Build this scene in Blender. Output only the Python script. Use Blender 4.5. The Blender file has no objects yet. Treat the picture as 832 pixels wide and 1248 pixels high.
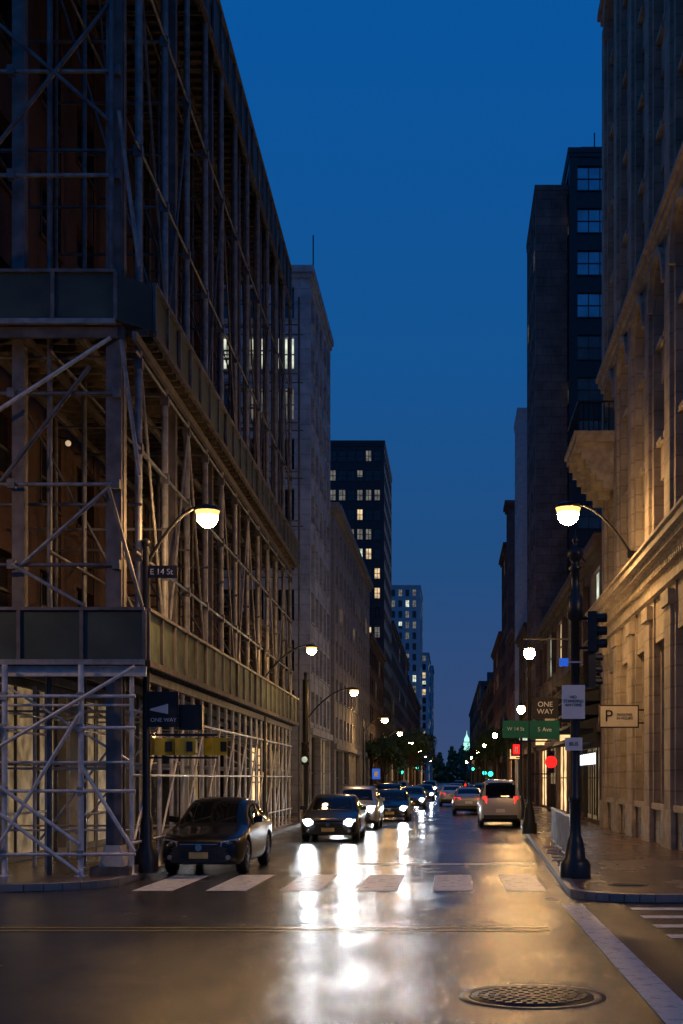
import bpy, math, random
from mathutils import Vector, Matrix
R = random.Random(11)
scene = bpy.context.scene
col = scene.collection

# ------------------------------------------------------------ materials
def new_mat(name):
    m = bpy.data.materials.new(name); m.use_nodes = True
    nt = m.node_tree
    return m, nt, nt.nodes, nt.links, nt.nodes["Principled BSDF"]

def mat(name, c, rough=0.6, metal=0.0, var=0.25, scale=3.0, bump=0.0, bscale=40.0, c2=None, rvar=0.0, spec=0.5):
    m, nt, N, L, b = new_mat(name)
    tc = N.new("ShaderNodeTexCoord")
    n = N.new("ShaderNodeTexNoise"); n.inputs["Scale"].default_value = scale; n.inputs["Detail"].default_value = 4
    L.new(tc.outputs["Object"], n.inputs["Vector"])
    r = N.new("ShaderNodeValToRGB")
    a = c2 if c2 else tuple(x*(1-var) for x in c)
    bb = c if c2 else tuple(min(1, x*(1+var)) for x in c)
    r.color_ramp.elements[0].position = 0.3; r.color_ramp.elements[0].color = (*a, 1)
    r.color_ramp.elements[1].position = 0.7; r.color_ramp.elements[1].color = (*bb, 1)
    L.new(n.outputs["Fac"], r.inputs["Fac"]); L.new(r.outputs["Color"], b.inputs["Base Color"])
    b.inputs["Roughness"].default_value = rough; b.inputs["Metallic"].default_value = metal
    b.inputs["Specular IOR Level"].default_value = spec
    if rvar > 0:
        mr = N.new("ShaderNodeMapRange"); mr.inputs["To Min"].default_value = max(0.03, rough-rvar); mr.inputs["To Max"].default_value = rough+rvar
        mr.inputs["From Min"].default_value = 0.3; mr.inputs["From Max"].default_value = 0.7
        L.new(n.outputs["Fac"], mr.inputs["Value"]); L.new(mr.outputs["Result"], b.inputs["Roughness"])
    if bump > 0:
        n2 = N.new("ShaderNodeTexNoise"); n2.inputs["Scale"].default_value = bscale; n2.inputs["Detail"].default_value = 3
        L.new(tc.outputs["Object"], n2.inputs["Vector"])
        bp = N.new("ShaderNodeBump"); bp.inputs["Strength"].default_value = bump; bp.inputs["Distance"].default_value = 0.03
        L.new(n2.outputs["Fac"], bp.inputs["Height"]); L.new(bp.outputs["Normal"], b.inputs["Normal"])
    return m

def emis(name, c, s, sample=False):
    m, nt, N, L, b = new_mat(name)
    b.inputs["Base Color"].default_value = (*[x*0.5 for x in c], 1)
    b.inputs["Emission Color"].default_value = (*c, 1)
    b.inputs["Emission Strength"].default_value = s
    if not sample: m.cycles.emission_sampling = 'NONE'
    return m

def emis_var(name, c, s, scale=1.5):
    m, nt, N, L, b = new_mat(name)
    b.inputs["Base Color"].default_value = (0.2, 0.2, 0.2, 1)
    tc = N.new("ShaderNodeTexCoord"); n = N.new("ShaderNodeTexNoise"); n.inputs["Scale"].default_value = scale
    n.inputs["Detail"].default_value = 5
    L.new(tc.outputs["Object"], n.inputs["Vector"])
    r = N.new("ShaderNodeMapRange"); r.inputs["From Min"].default_value = 0.35; r.inputs["From Max"].default_value = 0.65
    r.inputs["To Min"].default_value = s*0.35; r.inputs["To Max"].default_value = s*1.4
    L.new(n.outputs["Fac"], r.inputs["Value"]); L.new(r.outputs["Result"], b.inputs["Emission Strength"])
    b.inputs["Emission Color"].default_value = (*c, 1)
    m.cycles.emission_sampling = 'NONE'
    return m

def brick(name, c1, c2, mortar, sc=1.0, rough=0.85, bw=0.22, rh=0.075, bump=0.4):
    m, nt, N, L, b = new_mat(name)
    tc = N.new("ShaderNodeTexCoord"); sp = N.new("ShaderNodeSeparateXYZ"); L.new(tc.outputs["Object"], sp.inputs[0])
    ad = N.new("ShaderNodeMath"); ad.operation = 'ADD'; L.new(sp.outputs["X"], ad.inputs[0]); L.new(sp.outputs["Y"], ad.inputs[1])
    cb = N.new("ShaderNodeCombineXYZ"); L.new(ad.outputs[0], cb.inputs[0]); L.new(sp.outputs["Z"], cb.inputs[1])
    t = N.new("ShaderNodeTexBrick"); t.inputs["Scale"].default_value = sc
    t.inputs["Brick Width"].default_value = bw; t.inputs["Row Height"].default_value = rh; t.inputs["Mortar Size"].default_value = rh*0.05 if rh > 0.3 else rh*0.1
    t.inputs["Color1"].default_value = (*c1, 1); t.inputs["Color2"].default_value = (*c2, 1); t.inputs["Mortar"].default_value = (*mortar, 1)
    L.new(cb.outputs[0], t.inputs["Vector"])
    n = N.new("ShaderNodeTexNoise"); n.inputs["Scale"].default_value = 0.9; n.inputs["Detail"].default_value = 8; n.inputs["Roughness"].default_value = 0.65
    L.new(tc.outputs["Object"], n.inputs["Vector"])
    mr = N.new("ShaderNodeMapRange"); mr.inputs["From Min"].default_value = 0.3; mr.inputs["From Max"].default_value = 0.7
    mr.inputs["To Min"].default_value = 0.5; mr.inputs["To Max"].default_value = 1.25; L.new(n.outputs["Fac"], mr.inputs["Value"])
    mx = N.new("ShaderNodeVectorMath"); mx.operation = 'SCALE'; L.new(t.outputs["Color"], mx.inputs[0]); L.new(mr.outputs["Result"], mx.inputs["Scale"])
    L.new(mx.outputs[0], b.inputs["Base Color"])
    bp = N.new("ShaderNodeBump"); bp.inputs["Strength"].default_value = bump; bp.inputs["Distance"].default_value = 0.01; bp.invert = True
    L.new(t.outputs["Fac"], bp.inputs["Height"]); L.new(bp.outputs["Normal"], b.inputs["Normal"])
    b.inputs["Roughness"].default_value = rough
    return m

def wet_asphalt(name, c_lo, c_hi, rlo=0.13, rhi=0.27, tiles=None, bumps=0.5):
    m, nt, N, L, b = new_mat(name)
    tc = N.new("ShaderNodeTexCoord")
    big = N.new("ShaderNodeTexNoise"); big.inputs["Scale"].default_value = 0.6; big.inputs["Detail"].default_value = 4
    mp = N.new("ShaderNodeMapping"); mp.inputs["Scale"].default_value = (1.3, 0.5, 1)
    L.new(tc.outputs["Object"], mp.inputs[0]); L.new(mp.outputs[0], big.inputs["Vector"])
    fine = N.new("ShaderNodeTexNoise"); fine.inputs["Scale"].default_value = 36; fine.inputs["Detail"].default_value = 4; fine.inputs["Roughness"].default_value = 0.65
    mid = N.new("ShaderNodeTexNoise"); mid.inputs["Scale"].default_value = 2.2; mid.inputs["Detail"].default_value = 8; mid.inputs["Roughness"].default_value = 0.65
    L.new(tc.outputs["Object"], fine.inputs["Vector"]); L.new(tc.outputs["Object"], mid.inputs["Vector"])
    r = N.new("ShaderNodeValToRGB"); r.color_ramp.elements[0].position = 0.36; r.color_ramp.elements[1].position = 0.64
    r.color_ramp.elements[0].color = (*c_lo, 1); r.color_ramp.elements[1].color = (*c_hi, 1)
    mxn = N.new("ShaderNodeMath"); mxn.operation = 'MULTIPLY_ADD'; mxn.inputs[1].default_value = 0.5
    hf = N.new("ShaderNodeMath"); hf.operation = 'MULTIPLY'; hf.inputs[1].default_value = 0.5
    L.new(fine.outputs["Fac"], hf.inputs[0]); L.new(mid.outputs["Fac"], mxn.inputs[0]); L.new(hf.outputs[0], mxn.inputs[2])
    L.new(mxn.outputs[0], r.inputs["Fac"])
    colour = r.outputs["Color"]
    if tiles:
        t = N.new("ShaderNodeTexBrick"); t.offset = 0.0; t.inputs["Scale"].default_value = 1
        t.inputs["Brick Width"].default_value = tiles; t.inputs["Row Height"].default_value = tiles; t.inputs["Mortar Size"].default_value = 0.012
        t.inputs["Color1"].default_value = (1, 1, 1, 1); t.inputs["Color2"].default_value = (0.8, 0.8, 0.8, 1); t.inputs["Mortar"].default_value = (0.3, 0.3, 0.3, 1)
        L.new(tc.outputs["Object"], t.inputs["Vector"])
        mm = N.new("ShaderNodeMix"); mm.data_type = 'RGBA'; mm.blend_type = 'MULTIPLY'; mm.inputs[0].default_value = 1
        L.new(colour, mm.inputs[6]); L.new(t.outputs["Color"], mm.inputs[7]); colour = mm.outputs[2]
    L.new(colour, b.inputs["Base Color"])
    pm = N.new("ShaderNodeMapRange"); pm.inputs["From Min"].default_value = 0.28; pm.inputs["From Max"].default_value = 0.72; pm.interpolation_type = 'SMOOTHSTEP'
    L.new(big.outputs["Fac"], pm.inputs["Value"])
    rr = N.new("ShaderNodeMapRange"); rr.inputs["To Min"].default_value = rhi; rr.inputs["To Max"].default_value = rlo
    L.new(pm.outputs["Result"], rr.inputs["Value"])
    ml = N.new("ShaderNodeMath"); ml.operation = 'MULTIPLY_ADD'; ml.inputs[1].default_value = 0.12; ml.inputs[2].default_value = -0.06
    L.new(mid.outputs["Fac"], ml.inputs[0])
    ad = N.new("ShaderNodeMath"); ad.operation = 'ADD'; ad.use_clamp = True
    L.new(rr.outputs["Result"], ad.inputs[0]); L.new(ml.outputs[0], ad.inputs[1])
    L.new(ad.outputs[0], b.inputs["Roughness"])
    b.inputs["Specular IOR Level"].default_value = 0.5
    bs = N.new("ShaderNodeMapRange"); bs.inputs["To Min"].default_value = bumps; bs.inputs["To Max"].default_value = bumps*0.65
    L.new(pm.outputs["Result"], bs.inputs["Value"])
    bp = N.new("ShaderNodeBump"); bp.inputs["Distance"].default_value = 0.018
    L.new(bs.outputs["Result"], bp.inputs["Strength"]); L.new(fine.outputs["Fac"], bp.inputs["Height"])
    L.new(bp.outputs["Normal"], b.inputs["Normal"])
    return m

def worn_paint(name, c, base=(0.035, 0.033, 0.03), thr=0.45):
    m, nt, N, L, b = new_mat(name)
    tc = N.new("ShaderNodeTexCoord"); n = N.new("ShaderNodeTexNoise"); n.inputs["Scale"].default_value = 5; n.inputs["Detail"].default_value = 9; n.inputs["Roughness"].default_value = 0.75
    L.new(tc.outputs["Object"], n.inputs["Vector"])
    r = N.new("ShaderNodeValToRGB"); r.color_ramp.elements[0].position = thr-0.09; r.color_ramp.elements[1].position = thr+0.07
    r.color_ramp.elements[0].color = (*base, 1); r.color_ramp.elements[1].color = (*c, 1)
    L.new(n.outputs["Fac"], r.inputs["Fac"]); L.new(r.outputs["Color"], b.inputs["Base Color"])
    b.inputs["Roughness"].default_value = 0.35
    f = N.new("ShaderNodeTexNoise"); f.inputs["Scale"].default_value = 60; L.new(tc.outputs["Object"], f.inputs["Vector"])
    bp = N.new("ShaderNodeBump"); bp.inputs["Distance"].default_value = 0.01; bp.inputs["Strength"].default_value = 0.4
    L.new(f.outputs["Fac"], bp.inputs["Height"]); L.new(bp.outputs["Normal"], b.inputs["Normal"])
    return m

M = {}
M['asphalt'] = wet_asphalt("wet_asphalt", (0.018, 0.016, 0.014), (0.078, 0.07, 0.06))
M['pave'] = wet_asphalt("wet_pavement", (0.09, 0.06, 0.045), (0.19, 0.13, 0.095), rlo=0.15, rhi=0.36, tiles=0.9)
M['kerb'] = mat("kerb_stone", (0.22, 0.2, 0.18), 0.45, bump=0.3)
M['ground'] = mat("ground_tar", (0.035, 0.035, 0.035), 0.7)
M['white_paint'] = worn_paint("road_white_paint", (0.78, 0.76, 0.70), thr=0.42)
M['white_line'] = worn_paint("road_white_line", (0.66, 0.63, 0.58), thr=0.42)
M['yellow_paint'] = worn_paint("road_yellow_paint", (0.6, 0.36, 0.04), thr=0.42)
M['red_brick'] = brick("red_brick", (0.07, 0.026, 0.018), (0.095, 0.036, 0.023), (0.045, 0.038, 0.034))
M['dark_brick'] = brick("dark_brown_brick", (0.10, 0.065, 0.056), (0.13, 0.083, 0.07), (0.07, 0.06, 0.055))
M['brown_clad'] = brick("brown_tower_cladding", (0.17, 0.115, 0.10), (0.2, 0.135, 0.12), (0.11, 0.09, 0.08), bw=1.2, rh=0.6)
M['maroon_brick'] = brick("maroon_brick", (0.18, 0.08, 0.07), (0.22, 0.1, 0.085), (0.1, 0.08, 0.07))
M['limestone'] = brick("limestone_blocks", (0.36, 0.30, 0.235), (0.385, 0.32, 0.25), (0.27, 0.225, 0.175), bw=1.3, rh=0.55, rough=0.85, bump=0.3)
M['lime_trim'] = mat("limestone_trim", (0.37, 0.31, 0.24), 0.8, bump=0.3, bscale=12, var=0.3)
M['grey_stone'] = brick("grey_stone_cladding", (0.46, 0.47, 0.49), (0.5, 0.51, 0.52), (0.38, 0.38, 0.39), bw=1.6, rh=0.8, rough=0.75)
M['pale_stone'] = mat("pale_concrete", (0.5, 0.5, 0.52), 0.8, var=0.15)
M['tan_stone'] = mat("tan_stone", (0.30, 0.28, 0.26), 0.8, var=0.2)
M['black_clad'] = mat("black_curtain_wall", (0.022, 0.022, 0.026), 0.4)
M['dark_stone'] = mat("dark_stone", (0.07, 0.07, 0.075), 0.7)
M['glass'] = mat("dark_window_glass", (0.015, 0.018, 0.022), 0.06, var=0.3, spec=0.8)
M['blue_glass'] = mat("blue_window_glass", (0.28, 0.34, 0.4), 0.1, 0.85, var=0.4, scale=0.5)
M['frame'] = mat("window_frame", (0.05, 0.05, 0.05), 0.5)
M['lit_warm'] = emis_var("lit_window_warm", (1.0, 0.72, 0.38), 0.75)
M['lit_cool'] = emis_var("lit_window_cool", (0.88, 0.95, 0.72), 0.8)
M['lit_dim'] = emis_var("lit_window_dim", (0.9, 0.82, 0.62), 0.15)
M['shop'] = emis_var("shop_light", (1.0, 0.60, 0.26), 1.5)
M['shop_dim'] = emis_var("shop_light_dim", (1.0, 0.65, 0.3), 0.17, 3)
M['shop_white'] = emis("shop_white_tube", (0.85, 0.92, 1.0), 2.5)
M['galv'] = mat("galvanised_tube", (0.62, 0.60, 0.57), 0.42, 0.2, var=0.22, scale=6, rvar=0.1)
M['mid_tube'] = mat("dull_tube", (0.27, 0.26, 0.255), 0.5, 0.3, var=0.35, scale=5)
M['dark_tube'] = mat("dark_grey_tube", (0.135, 0.13, 0.135), 0.5, 0.3, var=0.4, scale=4)  # darkest of the tube greys
M['steel'] = mat("brown_steel_column", (0.14, 0.12, 0.115), 0.55, 0.2, var=0.4, scale=3)
M['plank'] = mat("scaffold_plank", (0.12, 0.092, 0.072), 0.85, var=0.5, scale=5, bump=0.3)
M['green_ply'] = mat("green_plywood", (0.04, 0.058, 0.043), 0.6, var=0.35, scale=1.5, bump=0.1)
M['lamplit_net'] = mat("lamplit_olive_netting", (0.08, 0.10, 0.062), 0.75, var=0.5, scale=2.5, bump=0.3, bscale=90)  # side panels: olive tone of the lamplight put into the netting colour
M['black_metal'] = mat("black_cast_iron", (0.018, 0.018, 0.018), 0.35, 0.2, bump=0.1)
M['yellow'] = mat("signal_yellow", (0.9, 0.53, 0.02), 0.4, var=0.12)
M['sign_white'] = mat("sign_white", (0.78, 0.77, 0.74), 0.5, var=0.08)
M['sign_black'] = mat("sign_black", (0.015, 0.015, 0.015), 0.5)
M['sign_green'] = mat("sign_green", (0.01, 0.13, 0.085), 0.4, var=0.1)
M['sign_blue'] = emis("sign_blue_lit", (0.03, 0.16, 0.85), 0.55)
M['sign_cream'] = mat("sign_cream", (0.7, 0.62, 0.45), 0.5, var=0.1)
M['concrete'] = mat("concrete_block", (0.5, 0.47, 0.42), 0.85, bump=0.3)
LC = (1.0, 0.575, 0.215)
M['lamp'] = emis("sodium_lamp", LC, 390.0, True)
M['lamp1'] = emis("sodium_lamp_corner", LC, 310.0, True)
M['lamp2'] = emis("sodium_lamp_far", LC, 270.0, True)
M['lamp_cross'] = emis("sodium_lamp_cross_street", LC, 380.0, True)
M['lamp_glow_rim'] = emis("lamp_glow_band", (1.0, 0.52, 0.14), 2.4)  # warm lamp glow added as an emissive band around the bulb
M['red_lens'] = emis("signal_red", (1.0, 0.012, 0.01), 2.0)
M['green_lens'] = emis("signal_green", (0.02, 1.0, 0.6), 6)
M['off_lens'] = mat("signal_off_lens", (0.03, 0.02, 0.02), 0.2)
M['head'] = emis("headlight_on", (0.85, 0.93, 1.0), 170, True)
M['head_glow'] = emis("headlight_reflector", (0.8, 0.9, 1.0), 5)
M['head_off'] = mat("headlight_off", (0.35, 0.35, 0.35), 0.12, 0.3)
M['tail'] = emis("tail_light_on", (1.0, 0.02, 0.015), 3.0)
M['tail_off'] = mat("tail_light_off", (0.25, 0.01, 0.01), 0.2)
M['tyre'] = mat("tyre_rubber", (0.015, 0.015, 0.015), 0.8)
M['rim'] = mat("alloy_rim", (0.4, 0.4, 0.42), 0.3, 0.9)
M['chrome'] = mat("chrome", (0.6, 0.6, 0.6), 0.15, 1.0, var=0.05)
M['trim'] = mat("black_plastic", (0.02, 0.02, 0.02), 0.5)
M['carglass'] = mat("car_glass", (0.005, 0.006, 0.007), 0.03, spec=0.35)
M['plate'] = mat("number_plate", (0.6, 0.42, 0.14), 0.5)
M['bark'] = mat("bark", (0.07, 0.05, 0.035), 0.9, bump=0.5)
M['leaf'] = mat("leaf", (0.06, 0.10, 0.03), 0.6, var=0.5, scale=1.2)
M['iron'] = mat("manhole_iron", (0.06, 0.055, 0.05), 0.36, 0.6, bump=0.3)
M['barrier'] = mat("barrier_steel", (0.45, 0.45, 0.45), 0.4, 0.4)
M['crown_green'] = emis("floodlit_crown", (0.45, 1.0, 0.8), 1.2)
M['awning'] = mat("awning_canvas", (0.03, 0.03, 0.032), 0.8)

def paint(name, c, rough=0.3, metal=0.3, spec=0.4, coat=0.8):
    m, nt, N, L, b = new_mat(name)
    tc = N.new("ShaderNodeTexCoord"); n = N.new("ShaderNodeTexNoise"); n.inputs["Scale"].default_value = 6; n.inputs["Detail"].default_value = 6
    L.new(tc.outputs["Object"], n.inputs["Vector"])
    r = N.new("ShaderNodeMapRange"); r.inputs["To Min"].default_value = 0.01; r.inputs["To Max"].default_value = 0.07; L.new(n.outputs["Fac"], r.inputs["Value"])
    L.new(r.outputs["Result"], b.inputs["Coat Roughness"])
    b.inputs["Base Color"].default_value = (*c, 1); b.inputs["Metallic"].default_value = metal
    b.inputs["Specular IOR Level"].default_value = spec
    b.inputs["Roughness"].default_value = rough; b.inputs["Coat Weight"].default_value = coat
    return m

# ------------------------------------------------------------ mesh builder
class MB:
    def __init__(s): s.v = []; s.f = []; s.m = []; s.mats = []; s.sm = []
    def mi(s, m):
        if m not in s.mats: s.mats.append(m)
        return s.mats.index(m)
    def add(s, vs, fs, m, smooth=False):
        o = len(s.v); s.v += [tuple(v) for v in vs]; k = s.mi(m)
        for f in fs: s.f.append(tuple(i+o for i in f)); s.m.append(k); s.sm.append(smooth)
    def hexa(s, p, m):
        s.add(p, [(0, 3, 2, 1), (4, 5, 6, 7), (0, 1, 5, 4), (1, 2, 6, 5), (2, 3, 7, 6), (3, 0, 4, 7)], m)
    def box(s, x0, x1, y0, y1, z0, z1, m):
        s.hexa([(x0, y0, z0), (x1, y0, z0), (x1, y1, z0), (x0, y1, z0), (x0, y0, z1), (x1, y0, z1), (x1, y1, z1), (x0, y1, z1)], m)
    def obox(s, O, U, N, u0, u1, n0, n1, z0, z1, m):
        O = Vector(O); U = Vector(U); N = Vector(N); Z = Vector((0, 0, 1))
        P = lambda u, n, z: O+U*u+N*n+Z*z
        s.hexa([P(u0, n0, z0), P(u1, n0, z0), P(u1, n1, z0), P(u0, n1, z0), P(u0, n0, z1), P(u1, n0, z1), P(u1, n1, z1), P(u0, n1, z1)], m)
    def quad(s, a, b, c, d, m): s.add([a, b, c, d], [(0, 1, 2, 3)], m)
    def beam(s, p, q, w, h, m):
        p = Vector(p); q = Vector(q); d = (q-p).normalized()
        up = Vector((0, 0, 1)) if abs(d.z) < 0.95 else Vector((0, 1, 0))
        a = d.cross(up).normalized()*w/2; b = a.cross(d).normalized()*h/2
        s.hexa([p-a-b, p+a-b, q+a-b, q-a-b, p-a+b, p+a+b, q+a+b, q-a+b], m)
    def pipe(s, p, q, r, m, n=6, r2=None):
        p = Vector(p); q = Vector(q); d = (q-p)
        if d.length < 1e-5: return
        d.normalize(); r2 = r if r2 is None else r2
        up = Vector((0, 0, 1)) if abs(d.z) < 0.95 else Vector((1, 0, 0))
        a = d.cross(up).normalized(); b = a.cross(d)
        vs = []
        for P, rr in ((p, r), (q, r2)):
            for i in range(n):
                t = 2*math.pi*i/n; vs.append(P+a*math.cos(t)*rr+b*math.sin(t)*rr)
        fs = [(i, (i+1) % n, n+(i+1) % n, n+i) for i in range(n)]
        s.add(vs, fs, m, True)
        s.add(vs, [tuple(range(n))[::-1], tuple(range(n, 2*n))], m)
    def coupler(s, p, m, r=0.085):
        x, y, z = p; s.box(x-r*0.8, x+r*0.8, y-r*0.8, y+r*0.8, z-r, z+r, m)
    def path(s, pts, r, m, n=6):
        for a, b in zip(pts, pts[1:]): s.pipe(a, b, r, m, n)
    def lathe(s, c, prof, m, n=16, axis='Z'):
        vs = []
        for (r, h) in prof:
            for i in range(n):
                t = 2*math.pi*i/n; a, b = r*math.cos(t), r*math.sin(t)
                if axis == 'Z': vs.append((c[0]+a, c[1]+b, c[2]+h))
                elif axis == 'X': vs.append((c[0]+h, c[1]+a, c[2]+b))
                else: vs.append((c[0]+a, c[1]+h, c[2]+b))
        fs = []
        for j in range(len(prof)-1):
            for i in range(n):
                fs.append((j*n+i, j*n+(i+1) % n, (j+1)*n+(i+1) % n, (j+1)*n+i))
        s.add(vs, fs, m, True)
        k = (len(prof)-1)*n
        s.add(vs, [tuple(range(n))[::-1], tuple(range(k, k+n))], m)
    def ball(s, c, r, m, n=10, k=6, sz=1.0):
        prof = [(max(0.001, r*math.sin(math.pi*j/k)), -r*sz*math.cos(math.pi*j/k)) for j in range(k+1)]
        s.lathe(c, prof, m, n)
    def build(s, name, parent=None, loc=None, subsurf=0):
        me = bpy.data.meshes.new(name); me.from_pydata(s.v, [], s.f)
        for m in s.mats: me.materials.append(m)
        me.polygons.foreach_set("material_index", s.m); me.polygons.foreach_set("use_smooth", s.sm)
        me.update()
        o = bpy.data.objects.new(name, me); col.objects.link(o)
        if parent: o.parent = parent
        if loc: o.location = loc
        if subsurf:
            md = o.modifiers.new("s", 'SUBSURF'); md.levels = subsurf; md.render_levels = subsurf
        return o

def empty(name, loc=(0, 0, 0), rz=0):
    e = bpy.data.objects.new(name, None); col.objects.link(e); e.location = loc; e.rotation_euler = (0, 0, rz); e.empty_display_size = 0.3
    return e

def text(s, loc, size, m, parent, rot=(math.pi/2, 0, 0), name="lettering"):
    cu = bpy.data.curves.new(name, 'FONT'); cu.body = s; cu.size = size; cu.align_x = 'CENTER'; cu.align_y = 'CENTER'; cu.extrude = 0.004
    cu.materials.append(m)
    o = bpy.data.objects.new(name, cu); col.objects.link(o); o.location = loc; o.rotation_euler = rot; o.parent = parent
    return o

# ------------------------------------------------------------ world / camera
w = bpy.data.worlds.new("World"); scene.world = w; w.use_nodes = True
nt = w.node_tree; N = nt.nodes; L = nt.links; bg = N["Background"]
sky = N.new("ShaderNodeTexSky"); sky.sky_type = 'NISHITA'; sky.sun_disc = False
sky.sun_elevation = math.radians(-4); sky.sun_rotation = math.radians(200); sky.ozone_density = 4
tc = N.new("ShaderNodeTexCoord"); sp = N.new("ShaderNodeSeparateXYZ"); L.new(tc.outputs["Generated"], sp.inputs[0])
rp = N.new("ShaderNodeValToRGB"); L.new(sp.outputs["Z"], rp.inputs["Fac"])
e = rp.color_ramp.elements
e[0].position = 0.0; e[0].color = (0.042, 0.070, 0.165, 1)
e[1].position = 1.0; e[1].color = (0.0025, 0.06, 0.23, 1)
for p, c in ((0.07, (0.030, 0.067, 0.180)), (0.16, (0.015, 0.072, 0.21)), (0.3, (0.007, 0.083, 0.275)), (0.5, (0.0025, 0.086, 0.325))):
    x = e.new(p); x.color = (*c, 1)
sc_ = N.new("ShaderNodeVectorMath"); sc_.operation = 'SCALE'; sc_.inputs["Scale"].default_value = 0.05; L.new(sky.outputs[0], sc_.inputs[0])
ad = N.new("ShaderNodeVectorMath"); ad.operation = 'ADD'; L.new(sc_.outputs[0], ad.inputs[0]); L.new(rp.outputs["Color"], ad.inputs[1])
L.new(ad.outputs[0], bg.inputs["Color"]); bg.inputs["Strength"].default_value = 1.0

sun = bpy.data.lights.new("sun", 'SUN'); sun.energy = 0.01; sun.angle = math.radians(10); sun.color = (1, 0.85, 0.7)
so = bpy.data.objects.new("sun", sun); col.objects.link(so); so.rotation_euler = (math.radians(80), 0, math.radians(160))

cam = bpy.data.cameras.new("camera"); co = bpy.data.objects.new("camera", cam); col.objects.link(co)
co.location = (0, 0, 2.0); co.rotation_euler = (math.pi/2, 0, 0)
cam.lens = 46.15; cam.sensor_width = 36; cam.shift_x = -(548-416)/1248; cam.shift_y = (948-624)/1248
cam.clip_end = 5000; cam.clip_start = 0.1
scene.camera = co
scene.view_settings.view_transform = 'Standard'; scene.view_settings.look = 'None'; scene.view_settings.exposure = 0

# ------------------------------------------------------------ ground & roads
mb = MB(); mb.quad((-2500, -300, -0.02), (2500, -300, -0.02), (2500, 4000, -0.02), (-2500, 4000, -0.02), M['ground']); mb.build("ground")
mb = MB(); mb.quad((-80, -12, 0), (80, -12, 0), (80, 23.5, 0), (-80, 23.5, 0), M['asphalt'])
mb.quad((-6.3, 23.5, 0), (3.2, 23.5, 0), (3.2, 900, 0), (-6.3, 900, 0), M['asphalt']); mb.build("road")

def slab(name, pts, m, h=0.13):
    mb = MB(); n = len(pts)
    mb.add([(x, y, h) for x, y in pts], [tuple(range(n))], m)
    for i in range(n):
        a, b = pts[i], pts[(i+1) % n]
        mb.quad((a[0], a[1], -0.01), (b[0], b[1], -0.01), (b[0], b[1], h), (a[0], a[1], h), M['kerb'])
    return mb.build(name)
def arc(cx, cy, r, a0, a1, n=8):
    return [(cx+r*math.cos(math.radians(a0+(a1-a0)*i/n)), cy+r*math.sin(math.radians(a0+(a1-a0)*i/n))) for i in range(n+1)]
left = [(-80, 23.0)] + arc(-7.7, 24.6, 1.6, -90, 0) + [(-6.1, 900), (-80, 900)]
slab("left_pavement", left, M['pave'])
right = arc(3.2, 22.2, 1.2, 180, 270) + [(80, 21.0), (80, 900), (3.0, 900), (3.0, 58)]
slab("right_pavement", right, M['pave'])
mb = MB()
for a, b in zip(left[1:-1], left[2:-1]):
    mb.beam((a[0]-0.08, a[1]+0.03, 0.075), (b[0]-0.08, b[1]+0.03, 0.075), 0.18, 0.125, M['kerb'])
mb.build("left_kerb")
mb = MB()
rp_ = [(3.0, 400), (3.0, 58)] + arc(3.2, 22.2, 1.2, 180, 270) + [(80, 21.0)]
for a, b in zip(rp_, rp_[1:]):
    mb.beam((a[0]+0.08, a[1]+0.03, 0.075), (b[0]+0.08, b[1]+0.03, 0.075), 0.18, 0.125, M['kerb'])
mb.build("right_kerb")

# markings
mb = MB()
for cx in (-5.25, -3.95, -2.65, -1.3, 0.05, 1.35):
    mb.quad((cx-0.36, 23.2, 0.005), (cx+0.36, 23.2, 0.005), (cx+0.36, 27.0, 0.005), (cx-0.36, 27.0, 0.005), M['white_paint'])
mb.quad((-2.2, 30.2, 0.005), (1.9, 30.2, 0.005), (1.9, 30.6, 0.005), (-2.2, 30.6, 0.005), M['white_paint'])
mb.build("crosswalk")
mb = MB()
mb.quad((1.75, 8.5, 0.005), (2.08, 8.5, 0.005), (2.08, 20.7, 0.005), (1.75, 20.7, 0.005), M['white_line'])
for i in range(9):
    y = 10.6+i*1.15
    mb.quad((2.75, y, 0.005), (6.5, y, 0.005), (6.5, y+0.38, 0.005), (2.75, y+0.38, 0.005), M['white_line'])
mb.build("crosswalk")
mb = MB()
for y in (17.1, 17.45):
    mb.quad((-40, y, 0.005), (1.3, y, 0.005), (1.3, y+0.1, 0.005), (-40, y+0.1, 0.005), M['yellow_paint'])
y = 34
while y < 300:
    mb.quad((-1.25, y, 0.005), (-1.13, y, 0.005), (-1.13, y+3, 0.005), (-1.25, y+3, 0.005), M['white_paint']); y += 9
mb.build("lane_markings")

def manhole(x, y, z, r):
    mb = MB()
    mb.lathe((x, y, z), [(r*1.16, -0.02), (r*1.16, 0.006), (r*1.02, 0.008), (r*1.0, -0.004), (r*0.97, -0.004), (r*0.96, 0.012), (r*0.001, 0.014)], M['iron'], 40)
    for k in range(1, 6):
        rr = r*k/6.2; nn = 6*k
        for i in range(nn):
            t = 2*math.pi*i/nn
            mb.box(x+rr*math.cos(t)-0.03, x+rr*math.cos(t)+0.03, y+rr*math.sin(t)-0.03, y+rr*math.sin(t)+0.03, z+0.01, z+0.022, M['iron'])
    mb.build("manhole_cover")
manhole(0.75, 12.0, 0, 0.58)
manhole(3.1, 22.9, 0.13, 0.3)

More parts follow.
